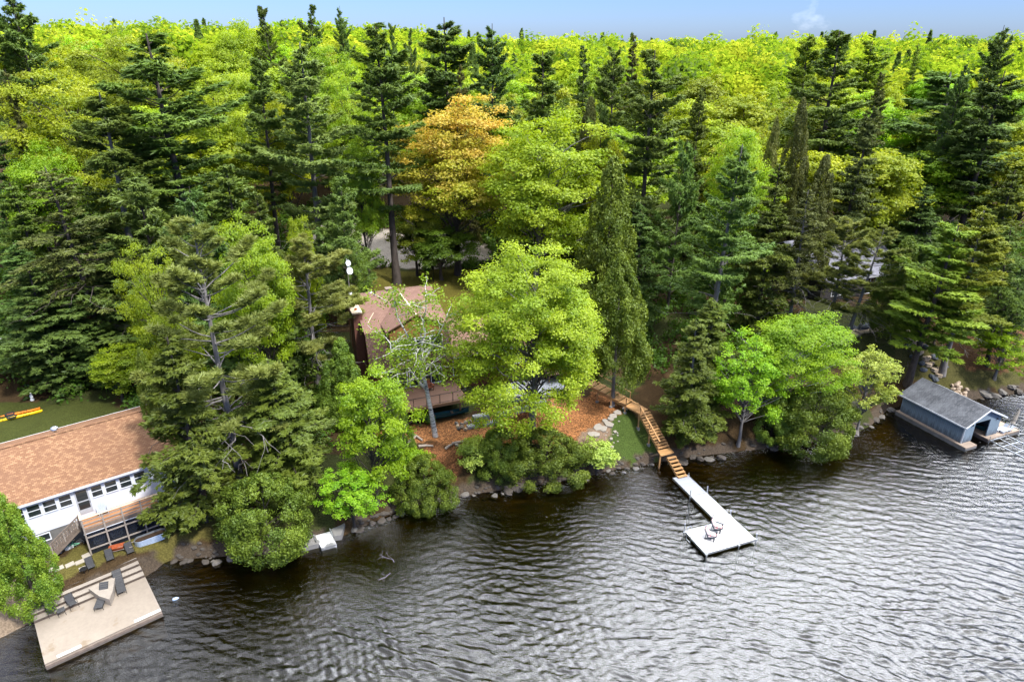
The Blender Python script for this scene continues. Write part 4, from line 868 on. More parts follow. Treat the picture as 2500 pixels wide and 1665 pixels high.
def bike():
    p=gp(830/5.227,1180+885/5.227,1.47);q=gp(1050/5.227,1180+800/5.227,1.47)
    a=math.atan2(q[1]-p[1],q[0]-p[0]);t=thing('bicycle','mint green bicycle leaning by the cottage stair','bicycle',(p[0],p[1],1.47),math.degrees(a));t.rotation_euler.x=R_(-10)
    W=1.12;r=.34
    for x in (0,W):
        w=bld('wheel','metal',t,lambda m:(m.tube([(x+(r-.04)*math.cos(k*math.pi/6),0,r+(r-.04)*math.sin(k*math.pi/6)) for k in range(13)],.012,5,False),[m.tube([(x,0,r),(x+(r-.05)*math.cos(k*math.pi/4),0,r+(r-.05)*math.sin(k*math.pi/4))],.004,3,False) for k in range(8)]))
        bld('tyre','rubber' if x else 'pale_plastic',w,lambda m:m.tube([(x+r*math.cos(k*math.pi/10),0,r+r*math.sin(k*math.pi/10)) for k in range(21)],.024,6,False))
    bld('frame','mint',t,lambda m:[m.tube(P,.024,6) for P in ([(.14,0,.72),(.22,0,.55),(.52,0,.30)],[(.15,0,.78),(.45,0,.52),(.68,0,.44)],[(.52,0,.30),(.72,0,.74)],[(.52,0,.3),(W,0,r)],[(.68,0,.5),(W,0,r)],[(0,0,r),(.14,0,.74),(.17,0,.86)])])
    bld('saddle','cream',t,lambda m:m.prism([(.60,-.03),(.88,-.09),(.88,.09),(.60,.03)],.78,.84));bld('handlebar','metal',t,lambda m:m.tube([(.38,-.30,.94),(.2,-.22,.98),(.15,0,.90),(.2,.22,.98),(.38,.30,.94)],.014,5));bld('crank','metal',t,lambda m:m.tube([(.52,-.03,.3),(.52,.03,.3)],.1,10))
    c=thing('cooler','white cooler box standing behind the bicycle front wheel','cooler',(p[0]+.12,p[1]+.42,1.46),40);bld('box','white_paint',c,lambda m:m.box(-.3,.3,-.18,.18,0,.32));bld('lid','white_paint',c,lambda m:m.box(-.32,.32,-.2,.2,.325,.39))
    # wheelbarrow
    b=thing('wheelbarrow','rusty orange wheelbarrow parked before the screened porch','wheelbarrow',(-31.75,43.75,1.43),200)
    def tray(m):
        lo=[(-.38,-.22,.30),(.30,-.17,.30),(.30,.17,.30),(-.38,.22,.30)];hi=[(-.52,-.34,.60),(.62,-.30,.56),(.62,.30,.56),(-.52,.34,.60)]
        V=lo+hi;m.add(V,[(0,1,2,3)]+[(i,(i+1)%4,4+(i+1)%4,4+i) for i in range(4)]);V2=[(x*.94,y*.94,z+.012) for x,y,z in V];m.add(V2,[(3,2,1,0)]+[((i+1)%4,i,4+i,4+(i+1)%4) for i in range(4)])
    bld('tray','rust',b,tray);[bld('handle','weathered_light',b,lambda m:m.bar((.7,s*.1,.2),(-1.15,s*.32,.46),.04,.045)) for s in (-1,1)]
    bld('wheel','rubber',b,lambda m:m.tube([(.78,-.05,.19),(.78,.05,.19)],.19,14));[bld('leg','black_metal',b,lambda m:m.bar((-.42,s*.24,.33),(-.5,s*.26,0),.03,.03)) for s in (-1,1)]
    # planter
    t=thing('planter','oval corrugated galvanised planter with soil beside the screened porch','planter',(-29.75,45.1,1.4),38)
    def ring(L,W,z): return [((L/2-W/2)*(1 if math.cos(u)>0 else -1)+W/2*math.cos(u),W/2*math.sin(u),z) for u in [2*math.pi*(k+.5)/28 for k in range(28)]]
    def wallf(m):
        rs=[ring(2.4+.05*(j%2),.85+.05*(j%2),.62*j/10) for j in range(11)]+[ring(2.34,.79,.62),ring(2.34,.79,.35)]
        V=sum(rs,[]);m.add(V,[(j*28+k,j*28+(k+1)%28,(j+1)*28+(k+1)%28,(j+1)*28+k) for j in range(12) for k in range(28)])
    bld('wall','galv',t,wallf);bld('soil','soil',t,lambda m:m.prism([p[:2] for p in ring(2.36,.81,0)],.3,.46))
def kayak(name,label,p,q,mat,L=5.0):
    d=math.atan2(q[1]-p[1],q[0]-p[0]);t=thing(name,label,'kayak',(p[0],p[1],0),math.degrees(d),'kayaks on the lawn behind the cottage')
    S=[(0,.01,.26),(.25,.09,.24),(.8,.2,.22),(1.6,.28,.23),(2.4,.3,.25),(3.3,.26,.23),(4.2,.17,.22),(4.75,.07,.25),(5,.01,.27)]
    def hull(m):
        V=[]
        for x,w,h in S: V+=[(x,-w,.15),(x,-w*.55,.0 if w>.05 else .1),(x,w*.55,.0 if w>.05 else .1),(x,w,.15),(x,w*.5,h+.03),(x,0,h+.06),(x,-w*.5,h+.03)]
        m.add(V,[(i*7+k,i*7+(k+1)%7,(i+1)*7+(k+1)%7,(i+1)*7+k)[::-1] for i in range(8) for k in range(7)]);m.add(V[:7],[tuple(range(7))]);m.add(V[-7:],[tuple(range(7))[::-1]])
    bld('hull',mat,t,hull,True);bld('cockpit','rubber',t,lambda m:m.lathe([(.46,-.02),(.47,.02),(.36,.03),(.3,-.01)],n=18)).location=(2.7,0,.30)
    t.children[-1].scale=(1,.5,1);bld('keel_line','white_paint',t,lambda m:m.bar((.05,.0,.16),(1.3,-.235,.15),.015,.05))
    bld('deck_rigging','rubber',t,lambda m:[m.bar((x,-w,.21),(x,w,.21),.02,.20) for x,w in ((1.2,.2),(1.45,.2),(1.7,.22),(3.5,.2))])
    t.location.z=hz((p[0]+q[0])/2,(p[1]+q[1])/2)+.05;return t
def canoe(name,label,p,q,z,mat):
    L=math.dist(p[:2],q[:2]);d=math.atan2(q[1]-p[1],q[0]-p[0]);t=thing(name,label,'canoe',(p[0],p[1],z),math.degrees(d))
    S=[(0,.02,.62),(.05,.08,.56),(.14,.22,.47),(.3,.38,.40),(.5,.44,.37),(.7,.38,.40),(.86,.22,.47),(.95,.08,.56),(1,.02,.62)]
    def hull(m):
        V=[]
        for x,w,h in S: V+=[(x*L,-w,h),(x*L,-w*.96,.22),(x*L,-w*.5,.03),(x*L,0,.0),(x*L,w*.5,.03),(x*L,w*.96,.22),(x*L,w,h)]
        m.add(V,[(i*7+k,(i+1)*7+k,(i+1)*7+k+1,i*7+k+1) for i in range(8) for k in range(6)])
        V2=[(x,y*.94,zz+.015) for x,y,zz in V];m.add(V2,[(i*7+k+1,(i+1)*7+k+1,(i+1)*7+k,i*7+k) for i in range(8) for k in range(6)])
    bld('hull',mat,t,hull,True)
    bld('gunwale','navy',t,lambda m:[m.tube([(x*L,s*w,h+.01) for x,w,h in S],.022,5) for s in (-1,1)])
    for x in (.3,.66): bld('seat','weathered',t,lambda m:m.box(x*L-.12,x*L+.12,-.36,.36,.30,.33))
    return t
def house():
    h=thing('cottage','brown wooden house with gambrel shingle roof and dormer windows behind the birch','house',(-13.4,65.0,0),22)
    bld('wall','board_brown',h,lambda m:m.extr([(-1.35,.06,3.0),(-1.35,.06,7.3),(-1.35,1.15,11.3),(-1.35,7.3,13.22),(-1.35,13.4,11.3),(-1.35,14.5,7.3),(-1.35,14.5,3.0)],(8.4,0,0)))
    bld('mansard','roof_mansard',h,lambda m:m.para((-1.65,-.42,7.36),(9,0,0),(0,1.46,3.98),(0,-.1,.05)));bld('mansard','roof_mansard',h,lambda m:m.para((-1.65,14.92,7.12),(9,0,0),(0,-1.36,4.22),(0,.1,.05)))
    bld('roof','roof_brown',h,lambda m:(m.para((-1.7,.86,11.33),(9.1,0,0),(0,6.44,2.03),(0,0,.12)),m.para((-1.7,7.3,13.36),(9.1,0,0),(0,6.44,-2.03),(0,0,.12)),m.para((.25,-.5,11.72),(0,7.7,0),(3.3,0,1.5),(0,0,.11)),m.para((6.85,-.5,11.72),(0,7.7,0),(-3.3,0,1.5),(0,0,.11))))
    bld('flashing','cream',h,lambda m:(m.bar((-.05,3.9,12.48),(-1.0,2.4,11.98),.05,.05),m.bar((3.55,-.5,13.36),(3.55,7.0,13.36),.14,.03)))
    bld('cricket','roof_brown',h,lambda m:m.add([(-1.55,2.9,12.05),(-1.55,5.4,12.85),(-.15,4.6,12.62)],[(0,2,1)]))
    bld('eave_trim','white_paint',h,lambda m:m.box(-1.65,.72,-.57,-.53,7.28,7.44))
    bld('dormer_wall','board_amber',h,lambda m:m.extr([(.72,-.06,7.3),(6.5,-.06,7.3),(6.5,-.06,11.75),(3.55,-.06,13.1),(.72,-.06,11.85)],(0,1.8,0)))
    for a,b in ((.78,1.55),(1.75,3.3),(3.5,4.9),(5.1,6.3)): window(h,a,b,8.86,10.5,-.06,1,1,.1)
    f=bld('sliding_door','white_paint',h,lambda m:(m.box(.14,2.36,-.02,.08,7.1,7.24),m.box(.14,2.36,-.02,.08,4.86,4.96),m.box(.14,.26,-.02,.08,4.96,7.1),m.box(2.24,2.36,-.02,.08,4.96,7.1),m.box(1.19,1.31,-.03,.08,4.96,7.1)))
    bld('pane','window_glass',f,lambda m:(m.box(.26,1.19,.0,.07,4.96,7.1),m.box(1.31,2.24,.0,.07,4.96,7.1)))
    window(h,2.6,6.1,4.95,7.1,.05,3,1,.1)
    bld('door_lamp','lit_lamp',h,lambda m:m.lathe([(.02,-.08),(.09,-.03),(.1,.05),(.03,.12)],(-.45,-.02,6.75),8))
    c=bld('chimney','brick',h,lambda m:m.box(-2.35,-1.4,3.1,5.35,2.9,12.9));bld('cap','cream',c,lambda m:m.box(-2.45,-1.38,3.0,5.45,12.92,13.08));bld('flue','rust',c,lambda m:m.lathe([(.14,0),(.14,.16),(.1,.16),(.1,.05)],(-1.9,3.9,13.08),10))
    v=bld('roof_vent','weathered',h,lambda m:(m.box(2.3,2.9,7.9,8.5,12.9,13.5),m.box(2.22,2.98,7.82,8.58,13.5,13.6)))
    bld('roof_vent','black_metal',h,lambda m:(m.box(2.3,2.9,4.0,4.6,12.6,13.15),m.box(2.22,2.98,3.92,4.68,13.15,13.22)));bld('roof_vent','metal',h,lambda m:(m.lathe([(.1,0),(.1,.2),(.2,.24),(.16,.36),(.02,.4)],(3.1,7.2,13.3),10)));bld('roof_vent','metal',h,lambda m:m.lathe([(.1,0),(.1,.16),(.2,.2),(.02,.34)],(.55,8.0,13.15),10))
    bld('plumbing_stack','black_metal',h,lambda m:(m.tube([(.75,6.9,13.1),(.75,6.9,13.9)],.06,8),m.tube([(1.15,6.3,13.0),(1.15,6.3,13.25)],.06,8)))
    # wing
    bld('wing_wall','board_brown',h,lambda m:m.extr([(7.06,.0,3.0),(7.06,.0,7.9),(7.06,5.0,9.75),(7.06,10,7.9),(7.06,10,3.0)],(10.2,0,0)))
    bld('wing_roof','roof_brown',h,lambda m:(m.para((7.42,-.55,7.72),(10.2,0,0),(0,5.55,2.1),(0,0,.12)),m.para((7.42,5.0,9.82),(10.2,0,0),(0,5.55,-2.1),(0,0,.12))))
    bld('eave_trim','white_paint',h,lambda m:m.box(7.42,17.6,-.6,-.56,7.66,7.84))
    for a,b,c0,z0,z1 in ((7.5,9.45,2,5.4,7.5),(10.7,12.2,2,5.85,7.3),(14.0,15.4,2,5.6,7.3),(15.75,16.9,2,5.6,7.3)): window(h,a,b,z0,z1,0,c0,1,.09)
    bld('gable_window','white_paint',h,lambda m:m.box(7.06,7.1,3.6,5.0,10.0,11.3))
    # deck
    d=thing('deck','raised brown deck with black railing under the birch','deck',(-13.4,65.0,0),22)
    bld('floor','deck_brown',d,lambda m:m.box(-1.2,7.4,-4.8,-.03,4.76,4.86));bld('rim_joist','deck_joist',d,lambda m:(m.box(-1.2,7.4,-4.86,-4.805,4.55,4.87),m.box(7.405,7.46,-4.8,-.03,4.55,4.87)))
    for x in (.55,3.6,6.75): w=gp(0,0,0);zz=min(hz(-13.4+x*.927+4.4*.375,65+x*.375-4.4*.927),3.3);q=bld('post','deck_joist',d,lambda m:m.box(x-.08,x+.08,-4.55,-4.39,zz+.1,4.74));bld('footing','ramp_conc',q,lambda m:m.lathe([(.14,-.3),(.14,.1),(.1,.12)],(x,-4.47,zz),10))
    for i in range(7): x=-1.1+1.4*i;bld('rail_post','black_metal',d,lambda m:m.box(x-.025,x+.025,-4.78,-4.73,4.87,5.9))
    bld('railing','black_metal',d,lambda m:(m.box(-1.15,7.38,-4.79,-4.72,5.9,5.93),m.box(-1.1,7.3,-4.765,-4.745,4.97,4.995),m.box(7.31,7.38,-4.72,-1.5,5.9,5.93)))
    w=bld('stone_foundation','fieldstone',None,lambda m:m.box(-1.3,7.4,-1.9,-.1,2.4,4.54));w.location=(-13.4,65,0);w.rotation_euler=(0,0,R_(22));tag(w,'dark fieldstone foundation wall in the shade under the deck','stone wall')
    L=lambda x,y,z:(-13.4+x*math.cos(R_(22))-y*math.sin(R_(22)),65+x*math.sin(R_(22))+y*math.cos(R_(22)),z)
    b=thing('barbecue','black covered barbecue beside the sliding door','barbecue',L(.35,-.75,4.86),22);bld('cart','black_metal',b,lambda m:(m.box(-.35,.35,-.22,.22,.1,.8),m.box(-.62,.62,-.2,.2,.8,.86)));bld('lid','black_metal',b,lambda m:m.extr([(-.36,-.25,.87),(-.36,-.22,1.08),(-.36,0,1.18),(-.36,.2,1.08),(-.36,.24,.87)],(.72,0,0)))
    chair_adirondack('deck_chair','red-brown slatted wooden chair on the house deck behind the birch trunk',L(4.35,-1.3,4.86),-60,'redwood')
    canoe('canoe','dark teal canoe stored under the house deck',(-9.6,61.6),(-4.6,63.55),3.15,'teal')
    # satellite dishes
    def dish(par,c,r,aim):
        m=MB();m.lathe([(0.01,0),(r*.5,.02),(r*.85,.075),(r,.12),(r*.99,.13),(r*.83,.085),(r*.5,.03),(.01,.012)],n=18);o=m.build('dish',MAT['white_paint'],par,True);o.location=c;o.rotation_euler=Vector(aim).to_track_quat('Z','Y').to_euler()
        a=Vector(aim).normalized();bld('feed_arm','white_paint',par,lambda q:(q.tube([Vector(c)-Vector((0,0,r)),Vector(c)+a*r*1.0-Vector((0,0,r*.55))],.025,5),q.tube([Vector(c)+a*r*.9-Vector((0,0,r*.6)),Vector(c)+a*r*1.1-Vector((0,0,r*.4))],.06,6)))
    m0=(-18.6,74.0);z0=hz(*m0);t=thing('satellite_mast','two white satellite dishes stacked on a steel mast left of the house','satellite dish',(m0[0],m0[1],0))
    bld('mast','metal',t,lambda m:(m.tube([(0,0,z0-.2),(0,0,16.9)],.05,6),m.tube([(-.5,.2,z0),(0,0,13.6)],.03,5),m.tube([(.5,.2,z0),(0,0,13.6)],.03,5)))
    dish(t,(.12,-.12,16.4),.34,(.75,-.6,.3));dish(t,(.22,-.15,15.5),.42,(.75,-.6,.3))
    t=thing('satellite_dish','small white satellite dish at the left gable of the house','satellite dish',(-18.3,72.6,0));bld('mast','metal',t,lambda m:m.tube([(0,0,5),(0,0,13.3)],.04,6));dish(t,(.05,-.1,13.3),.26,(.85,-.45,.2))
    for x,y,l in ((-13.84,98,'black lamp post on the lawn behind the birch top'),(-11.6,96.1,'black lamp post right of the other one on the back lawn')):
        z=hz(x,y);t=thing('lamp_post',l,'lamp post',(x,y,z));bld('pole','black_metal',t,lambda m:m.tube([(0,0,-.1),(0,0,2.2)],.05,6));bld('lantern','black_metal',t,lambda m:m.lathe([(.08,2.2),(.17,2.25),(.2,2.6),(.24,2.64),(.05,2.85)],n=8))
def stone_works():
    rock=[];
    for i in range(6):
        m=MB();m.rock((0,0,0),(1,1,1),i+3,9);o=m.build('rock_shape',MAT['boulder']);me=o.data;bpy.data.objects.remove(o);rock.append(me)
    rr=random.Random(12)
    def rk(name,label,cat,x,y,z,s,mat,group=None,rz=None):
        o=bpy.data.objects.new(name,rock[rr.randrange(6)]);C.objects.link(o);o.location=(x,y,z);o.scale=s;o.rotation_euler=(rr.uniform(-.2,.2),rr.uniform(-.2,.2),rr.uniform(0,6) if rz is None else rz)
        o.material_slots[0].link='OBJECT';o.material_slots[0].material=MAT[mat];return tag(o,label,cat,group)
    ords=['first','second','third','fourth','fifth','sixth','seventh','eighth','ninth','tenth','eleventh','twelfth','thirteenth','fourteenth','fifteenth','sixteenth']
    # shoreline boulders
    for a,b,n,where,mt,sc in (((-28.2,44.0),(-22,44.6),8,'along the bank right of the patio','shore_rock',.55),((-14.2,48.0),(-9.6,51.0),9,'between the boat ramp and the leaning olive cedar','shore_rock',.55),((-8.0,51.9),(-3.2,53.2),6,'below the wispy pale shrub','boulder',.5),((-2.2,53.4),(7.6,56.2),14,'at the waterline below the paired cedars','shore_rock',.6),((8.2,56.4),(14.4,58.5),8,'at the waterline left of the dock stairs','boulder',.42),((17.2,59.1),(22,60.1),6,'under the curved-trunk hemlock','shore_rock',.7),((25,60.9),(34,62.9),8,'under the vivid shore crown','shore_rock',.75),((36,63.2),(44.5,69.6),8,'left of the boathouse','boulder',.7),((55.5,72.4),(66,75.2),9,'on the bank right of the boathouse','shore_rock',.8)):
        for i in range(n):
            f=(i+.5)/n;x=a[0]+(b[0]-a[0])*f+rr.uniform(-.3,.3);y=a[1]+(b[1]-a[1])*f+rr.uniform(-.45,.45);s=sc*rr.uniform(.35,1.05)
            rk('boulder','shoreline boulder %s, %s from the left'%(where,ords[i]),'boulder',x,y,max(hz(x,y),-.1)+.05*s,(s*rr.uniform(.9,1.5),s,s*rr.uniform(.5,.8)),rr.choice([mt,mt,'shore_rock','boulder']),'boulders along the shoreline')
    m=MB()
    for i in range(420):
        f=rr.random();x=-27.8+(14.6+27.8)*f if i<300 else 17+rr.random()*48;y=float(np.interp(x,SH[:,0],SH[:,1]))+rr.uniform(-.7,1.0)
        if -18.6<x<-14 : continue
        s=rr.uniform(.10,.26);m.rock((x,y,max(hz(x,y),-.2)+.02),(s*1.3,s,s*.7),rr.randrange(40),6)
    o=m.build('shore_rubble',MAT['shore_rock']);tag(o,'loose dark stones scattered along the waterline','rubble',kind='stuff')
    # flagstones by the dock stairs
    fl=[(330,960,.75),(385,948,.8),(415,880,1.05),(480,885,.9),(500,815,.6),(560,845,.95),(575,800,.6),(610,770,.8),(660,735,.9),(765,680,.6),(640,880,.42),(590,925,.4),(605,970,.45)]
    nm=['lowest, flat at the corner of the mulch','second up, broad and tan','large pale, in the middle','wide tan, just right of the large pale one','small, touching the mulch edge','broad grey, halfway along the mulch edge','narrow, wedged into the mulch edge','pale, below the curve of the mulch edge','grey and mossy, where the grass begins','last, beside the walkway footing','small, loose on the dirt by the grass','smallest, lying on the bare dirt','thin, fallen on the bare dirt']
    for (x,y,s),l in zip(fl,nm):
        p=gp(1380+x/5.227,880+y/5.227,2.7);z=hz(p[0],p[1]);k=rr.randint(5,6);poly=[(s*.55*math.cos(6.283*j/k+rr.uniform(-.3,.3))*rr.uniform(.8,1.15),s*.45*math.sin(6.283*j/k+rr.uniform(-.3,.3))) for j in range(k)]
        o=MB().prism(poly,-.12,.10).build('flagstone',MAT['flag']);o.location=(p[0],p[1],z+.03);o.rotation_euler=(R_(18),0,rr.uniform(0,.5));tag(o,'flagstone '+l,'flagstone','flagstones edging the mulch by the walkway')
    for i in range(11):
        x=10.2+rr.uniform(-.8,.9);y=60.4+rr.uniform(-.7,1.0)+.4*(x-10.2);rk('stone','small pale stone scattered on the dirt between flagstones and grass','stone',x,y,hz(x,y)+.02,(.14,.11,.07),'flag','small pale stones on the dirt')
    # granite blocks and round stones by the deck
    for x,y,z,l,w,hh,lb in ((-3.95,60.75,3.0,1.35,.55,.42,'lower left grey granite block of the wall beside the deck'),(-2.3,61.35,3.0,1.5,.55,.42,'lower right grey granite block, half under the front maple'),(-3.2,61.65,3.35,1.75,.7,.55,'large rounded granite block on top of the wall beside the deck'),(-.8,62.3,3.3,1.6,.6,.6,'granite block behind the front maple leaves, left'),(1.0,63.2,3.4,1.6,.6,.6,'granite block behind the front maple trunk, middle'),(2.8,64.2,3.5,1.7,.6,.6,'granite block behind the front maple leaves, right')):
        o=MB().extr([(-l/2,-w/2,0),(-l/2,-w/2,hh*.85),(-l/2,-w/2+.1,hh),(-l/2,w/2-.05,hh),(-l/2,w/2,hh*.8),(-l/2,w/2,0)],(l,0,0)).build('granite_block',MAT['granite']);o.location=(x,y,hz(x,y)-.08 if hh<.5 else z);o.rotation_euler=(0,0,R_(22));tag(o,lb,'stone block','granite blocks beside the deck')
    o=MB().prism([(-1.6,65.3),(1.5,64.8),(5.6,66.6),(6.2,69.6),(0,68.6)],3.2,4.15).build('stone_patio',MAT['granite']);tag(o,'grey stone patio behind the front maple','patio')
    for i,(x,y) in enumerate(((-5.4,60.3),(-5.1,60.6),(-5.6,60.8),(-5.2,61.1),(-4.8,61.35),(-4.75,60.15),(-5.75,61.3),(-4.4,61.7))):
        rk('round_stone','round tan stone piled at the left end of the granite block wall','stone',x,y,hz(x,y)+.12,(.26,.24,.24),'sandstone' if i%3 else 'boulder','round stones at the end of the granite wall')
    # red chairs on a side deck
    d=thing('side_deck','small wooden deck with two red chairs right of the front maple crown','deck',(5.2,70.2,0),22);bld('floor','deck_brown',d,lambda m:m.box(-1.8,1.8,-1.4,1.6,5.0,5.1));[bld('post','deck_joist',d,lambda m:m.box(x-.07,x+.07,-1.3,-1.16,3.2,5.0)) for x in (-1.6,0,1.6)]
    chair_adirondack('adirondack_chair','bright red chair on the side deck, nearer the front maple',(4.6,69.8,5.1),-75,'red');chair_adirondack('adirondack_chair','bright red chair on the side deck, nearer the walkway',(5.75,70.2,5.1),-80,'red')
    # timbers
    for i,(x,y,x2,y2,lb) in enumerate(((690,1500,880,1370,'left rotten grey log propped at the mulch edge'),(820,1350,950,1420,'short log leaning across the left rotten log'),(905,1490,1090,1470,'pale beam lying below the mulch left of the wispy shrub'),(1240,1490,1330,1440,'stump end of the timber edging by the wispy shrub'),(1330,1440,1720,1390,'long dark timber holding the mulch behind the wispy shrub'),(1370,1450,1560,1480,'splintered grey board under the long dark timber'))):
        p=gp(850+x/5.227,820+y/5.227,2.25);q=gp(850+x2/5.227,820+y2/5.227,2.35);za,zb=hz(*p[:2])+.12,hz(*q[:2])+.15
        o=MB().tube([(p[0],p[1],za),((p[0]+q[0])/2,(p[1]+q[1])/2+.04,(za+zb)/2+.05),(q[0],q[1],zb)],[.13,.12,.10],7).build('timber',MAT['weathered_light']);tag(o,lb,'log','old timbers at the edge of the mulch')
    # right bank stone path
    st=[(1290,775,1.0),(1235,740,1.2),(1165,700,1.5),(1130,660,1.7),(1040,600,2.2),(1020,545,2.5),(985,510,2.8),(955,475,3.0),(940,440,3.2),(935,405,3.4),(930,370,3.6),(920,330,3.8),(900,300,4)]
    pts=[gp(2000+x/4.48,760+y/4.48,z) for x,y,z in st]
    for i,p in enumerate(pts):
        q=pts[min(i+1,len(pts)-1)];r=pts[max(i-1,0)];a=math.atan2(q[1]-r[1],q[0]-r[0])
        o=MB().prism([(-.42,-.62+rr.uniform(-.1,.1)),(.25,-.7),(.3,.6),(-.1,.7),(-.45,.5)],-.35,.06).build('stone_step',MAT['sandstone']);o.location=(p[0],p[1],max(p[2],hz(p[0],p[1])+.05));o.rotation_euler=(0,0,a);tag(o,'%s sandstone step up the bank from the boathouse'%ords[i],'stone step','sandstone steps above the boathouse')
        for s in (-1,1):
            x,y=p[0]-s*math.sin(a)*1.1,p[1]+s*math.cos(a)*1.1
            if i%2==0 or s>0: rk('boulder','dark boulder %s of the %s sandstone step'%('left' if s>0 else 'right',ords[i]),'boulder',x,y,max(p[2]-.1,hz(x,y))+.05,(.55,.42,.38),'boulder_dark','dark boulders lining the sandstone steps')
    for i,(x,y) in enumerate(((660,280),(600,290),(540,300),(470,305),(410,315),(370,330),(310,355),(260,370))):
        p=gp(2000+x/4.48,760+y/4.48,4.05);o=MB().prism([(-.45,-.6),(.2,-.65),(.45,-.2),(.4,.6),(-.35,.65)],-.2,.05).build('path_slab',MAT['sandstone']);o.location=(p[0],p[1],max(4.02,hz(p[0],p[1])+.05));o.rotation_euler=(0,0,R_(15+i*4));tag(o,'%s flat path slab counted leftward from the top of the sandstone steps'%ords[i],'path slab','flat slabs of the upper stone path')
    for i,(x,y,z,s) in enumerate(((430,215,4.8,(1.6,.7,.65)),(560,200,4.9,(1.7,.8,.75)),(500,150,5.7,(1.5,.7,.5)),(370,170,5.5,(1.3,.6,.5)),(410,235,4.5,(1.2,.5,.45)))):
        p=gp(2000+x/4.48,760+y/4.48,z);rk('boulder',('dark retaining boulder','largest dark retaining boulder','topmost dark boulder','upper left dark boulder','brown-faced low boulder')[i]+' of the wall above the path slabs','boulder',p[0],p[1],z-.3,s,'boulder_dark','retaining boulders above the path',.35)
    for i in range(24):
        p=gp(2150+(1180+rr.uniform(-140,120))/6.03,880+(440+rr.uniform(-55,60))/6.03,1.0);rk('river_stone','rounded tan stone in the heap behind the boathouse roof','stone',p[0],p[1],max(hz(p[0],p[1]),.5)+rr.uniform(.1,.45),(.34,.26,.22),'river_rock','tan stones heaped behind the boathouse')
def dock():
    t=thing('dock','L-shaped grey plank dock on steel pipes','dock',(15.55,55.37,0),20.5)
    for y0,y1,mt in ((-3.12,0,'dock_wet'),(-6.56,-3.16,'dock_grey'),(-10.15,-6.6,'dock_plat')):  # section nearest shore: boards darker grey-blue because they are wet
        bld('deck_panel',mt if y0>-10 else 'dock_grey',t,lambda m:m.box(.04,1.66,y0,y1,.40,.46))
        f=bld('frame','metal',t,lambda m:(m.box(0,.037,y0,y1,.26,.465),m.box(1.663,1.70,y0,y1,.26,.465),m.box(.037,1.663,y0,y0+.03,.26,.395),m.box(.037,1.663,y1-.03,y1,.26,.395)))
    bld('deck_panel','dock_plat',t,lambda m:m.box(-3.32,-.07,-10.12,-7.14,.40,.46));bld('frame','metal',t,lambda m:(m.box(-3.36,-.03,-10.16,-10.123,.26,.465),m.box(-3.36,-.03,-7.137,-7.1,.26,.465),m.box(-3.36,-3.323,-10.12,-7.14,.26,.465),m.box(-.067,-.03,-10.12,-7.14,.26,.465)))
    for x,y,top in ((-.08,-3.1,1.15),(1.78,-3.1,1.15),(-.08,-6.58,.95),(1.78,-6.58,.9),(1.78,-10.1,1.05),(-.05,-10.22,1.1),(-3.3,-10.24,1.05),(-3.44,-7.2,1.3),(1.78,-.1,.7)):
        bld('pipe','metal',t,lambda m:(m.tube([(x,y,-2.2),(x,y,top)],.035,7),m.box(x-.07,x+.07,y-.07,y+.07,.28,.44)))
    bld('ladder','metal',t,lambda m:([m.tube([(-2.95,-9.0+s*.25-.0,.46) if False else (-3.0,-7.9+s*.28,.47),(-3.05,-7.9+s*.28,1.15),(-3.2,-7.9+s*.28,1.35),(-3.45,-7.9+s*.28,1.25),(-3.5,-7.9+s*.28,-.6)],.025,6) for s in (-1,1)],[m.tube([(-3.5,-8.18,z),(-3.5,-7.62,z)],.025,5) for z in (.1,-.25)]))
    for (sx,sy),l in (((1752,1289),'dark adirondack chair nearer the walkway on the dock platform'),((1737,1309),'dark adirondack chair nearer the ladder on the dock platform')):
        p=gp(sx,sy,.7);chair_adirondack('adirondack_chair',l,(p[0],p[1],.46),-32,'navy','adirondack chairs on the dock')
        c=thing('cushion','red and white striped cushion on the '+l.replace('dark ','').replace(' on the dock platform',''),'cushion',(p[0],p[1],.46),-32,'striped cushions on the dock chairs')
        bld('seat_pad','striped',c,lambda m:m.para((-.22,-.25,.245),(.56,0,.155),(0,.5,0),(-.01,0,.06)));bld('back_pad','striped',c,lambda m:m.para((-.215,-.25,.28),(-.33,0,.70),(0,.5,0),(.06,0,.02)))
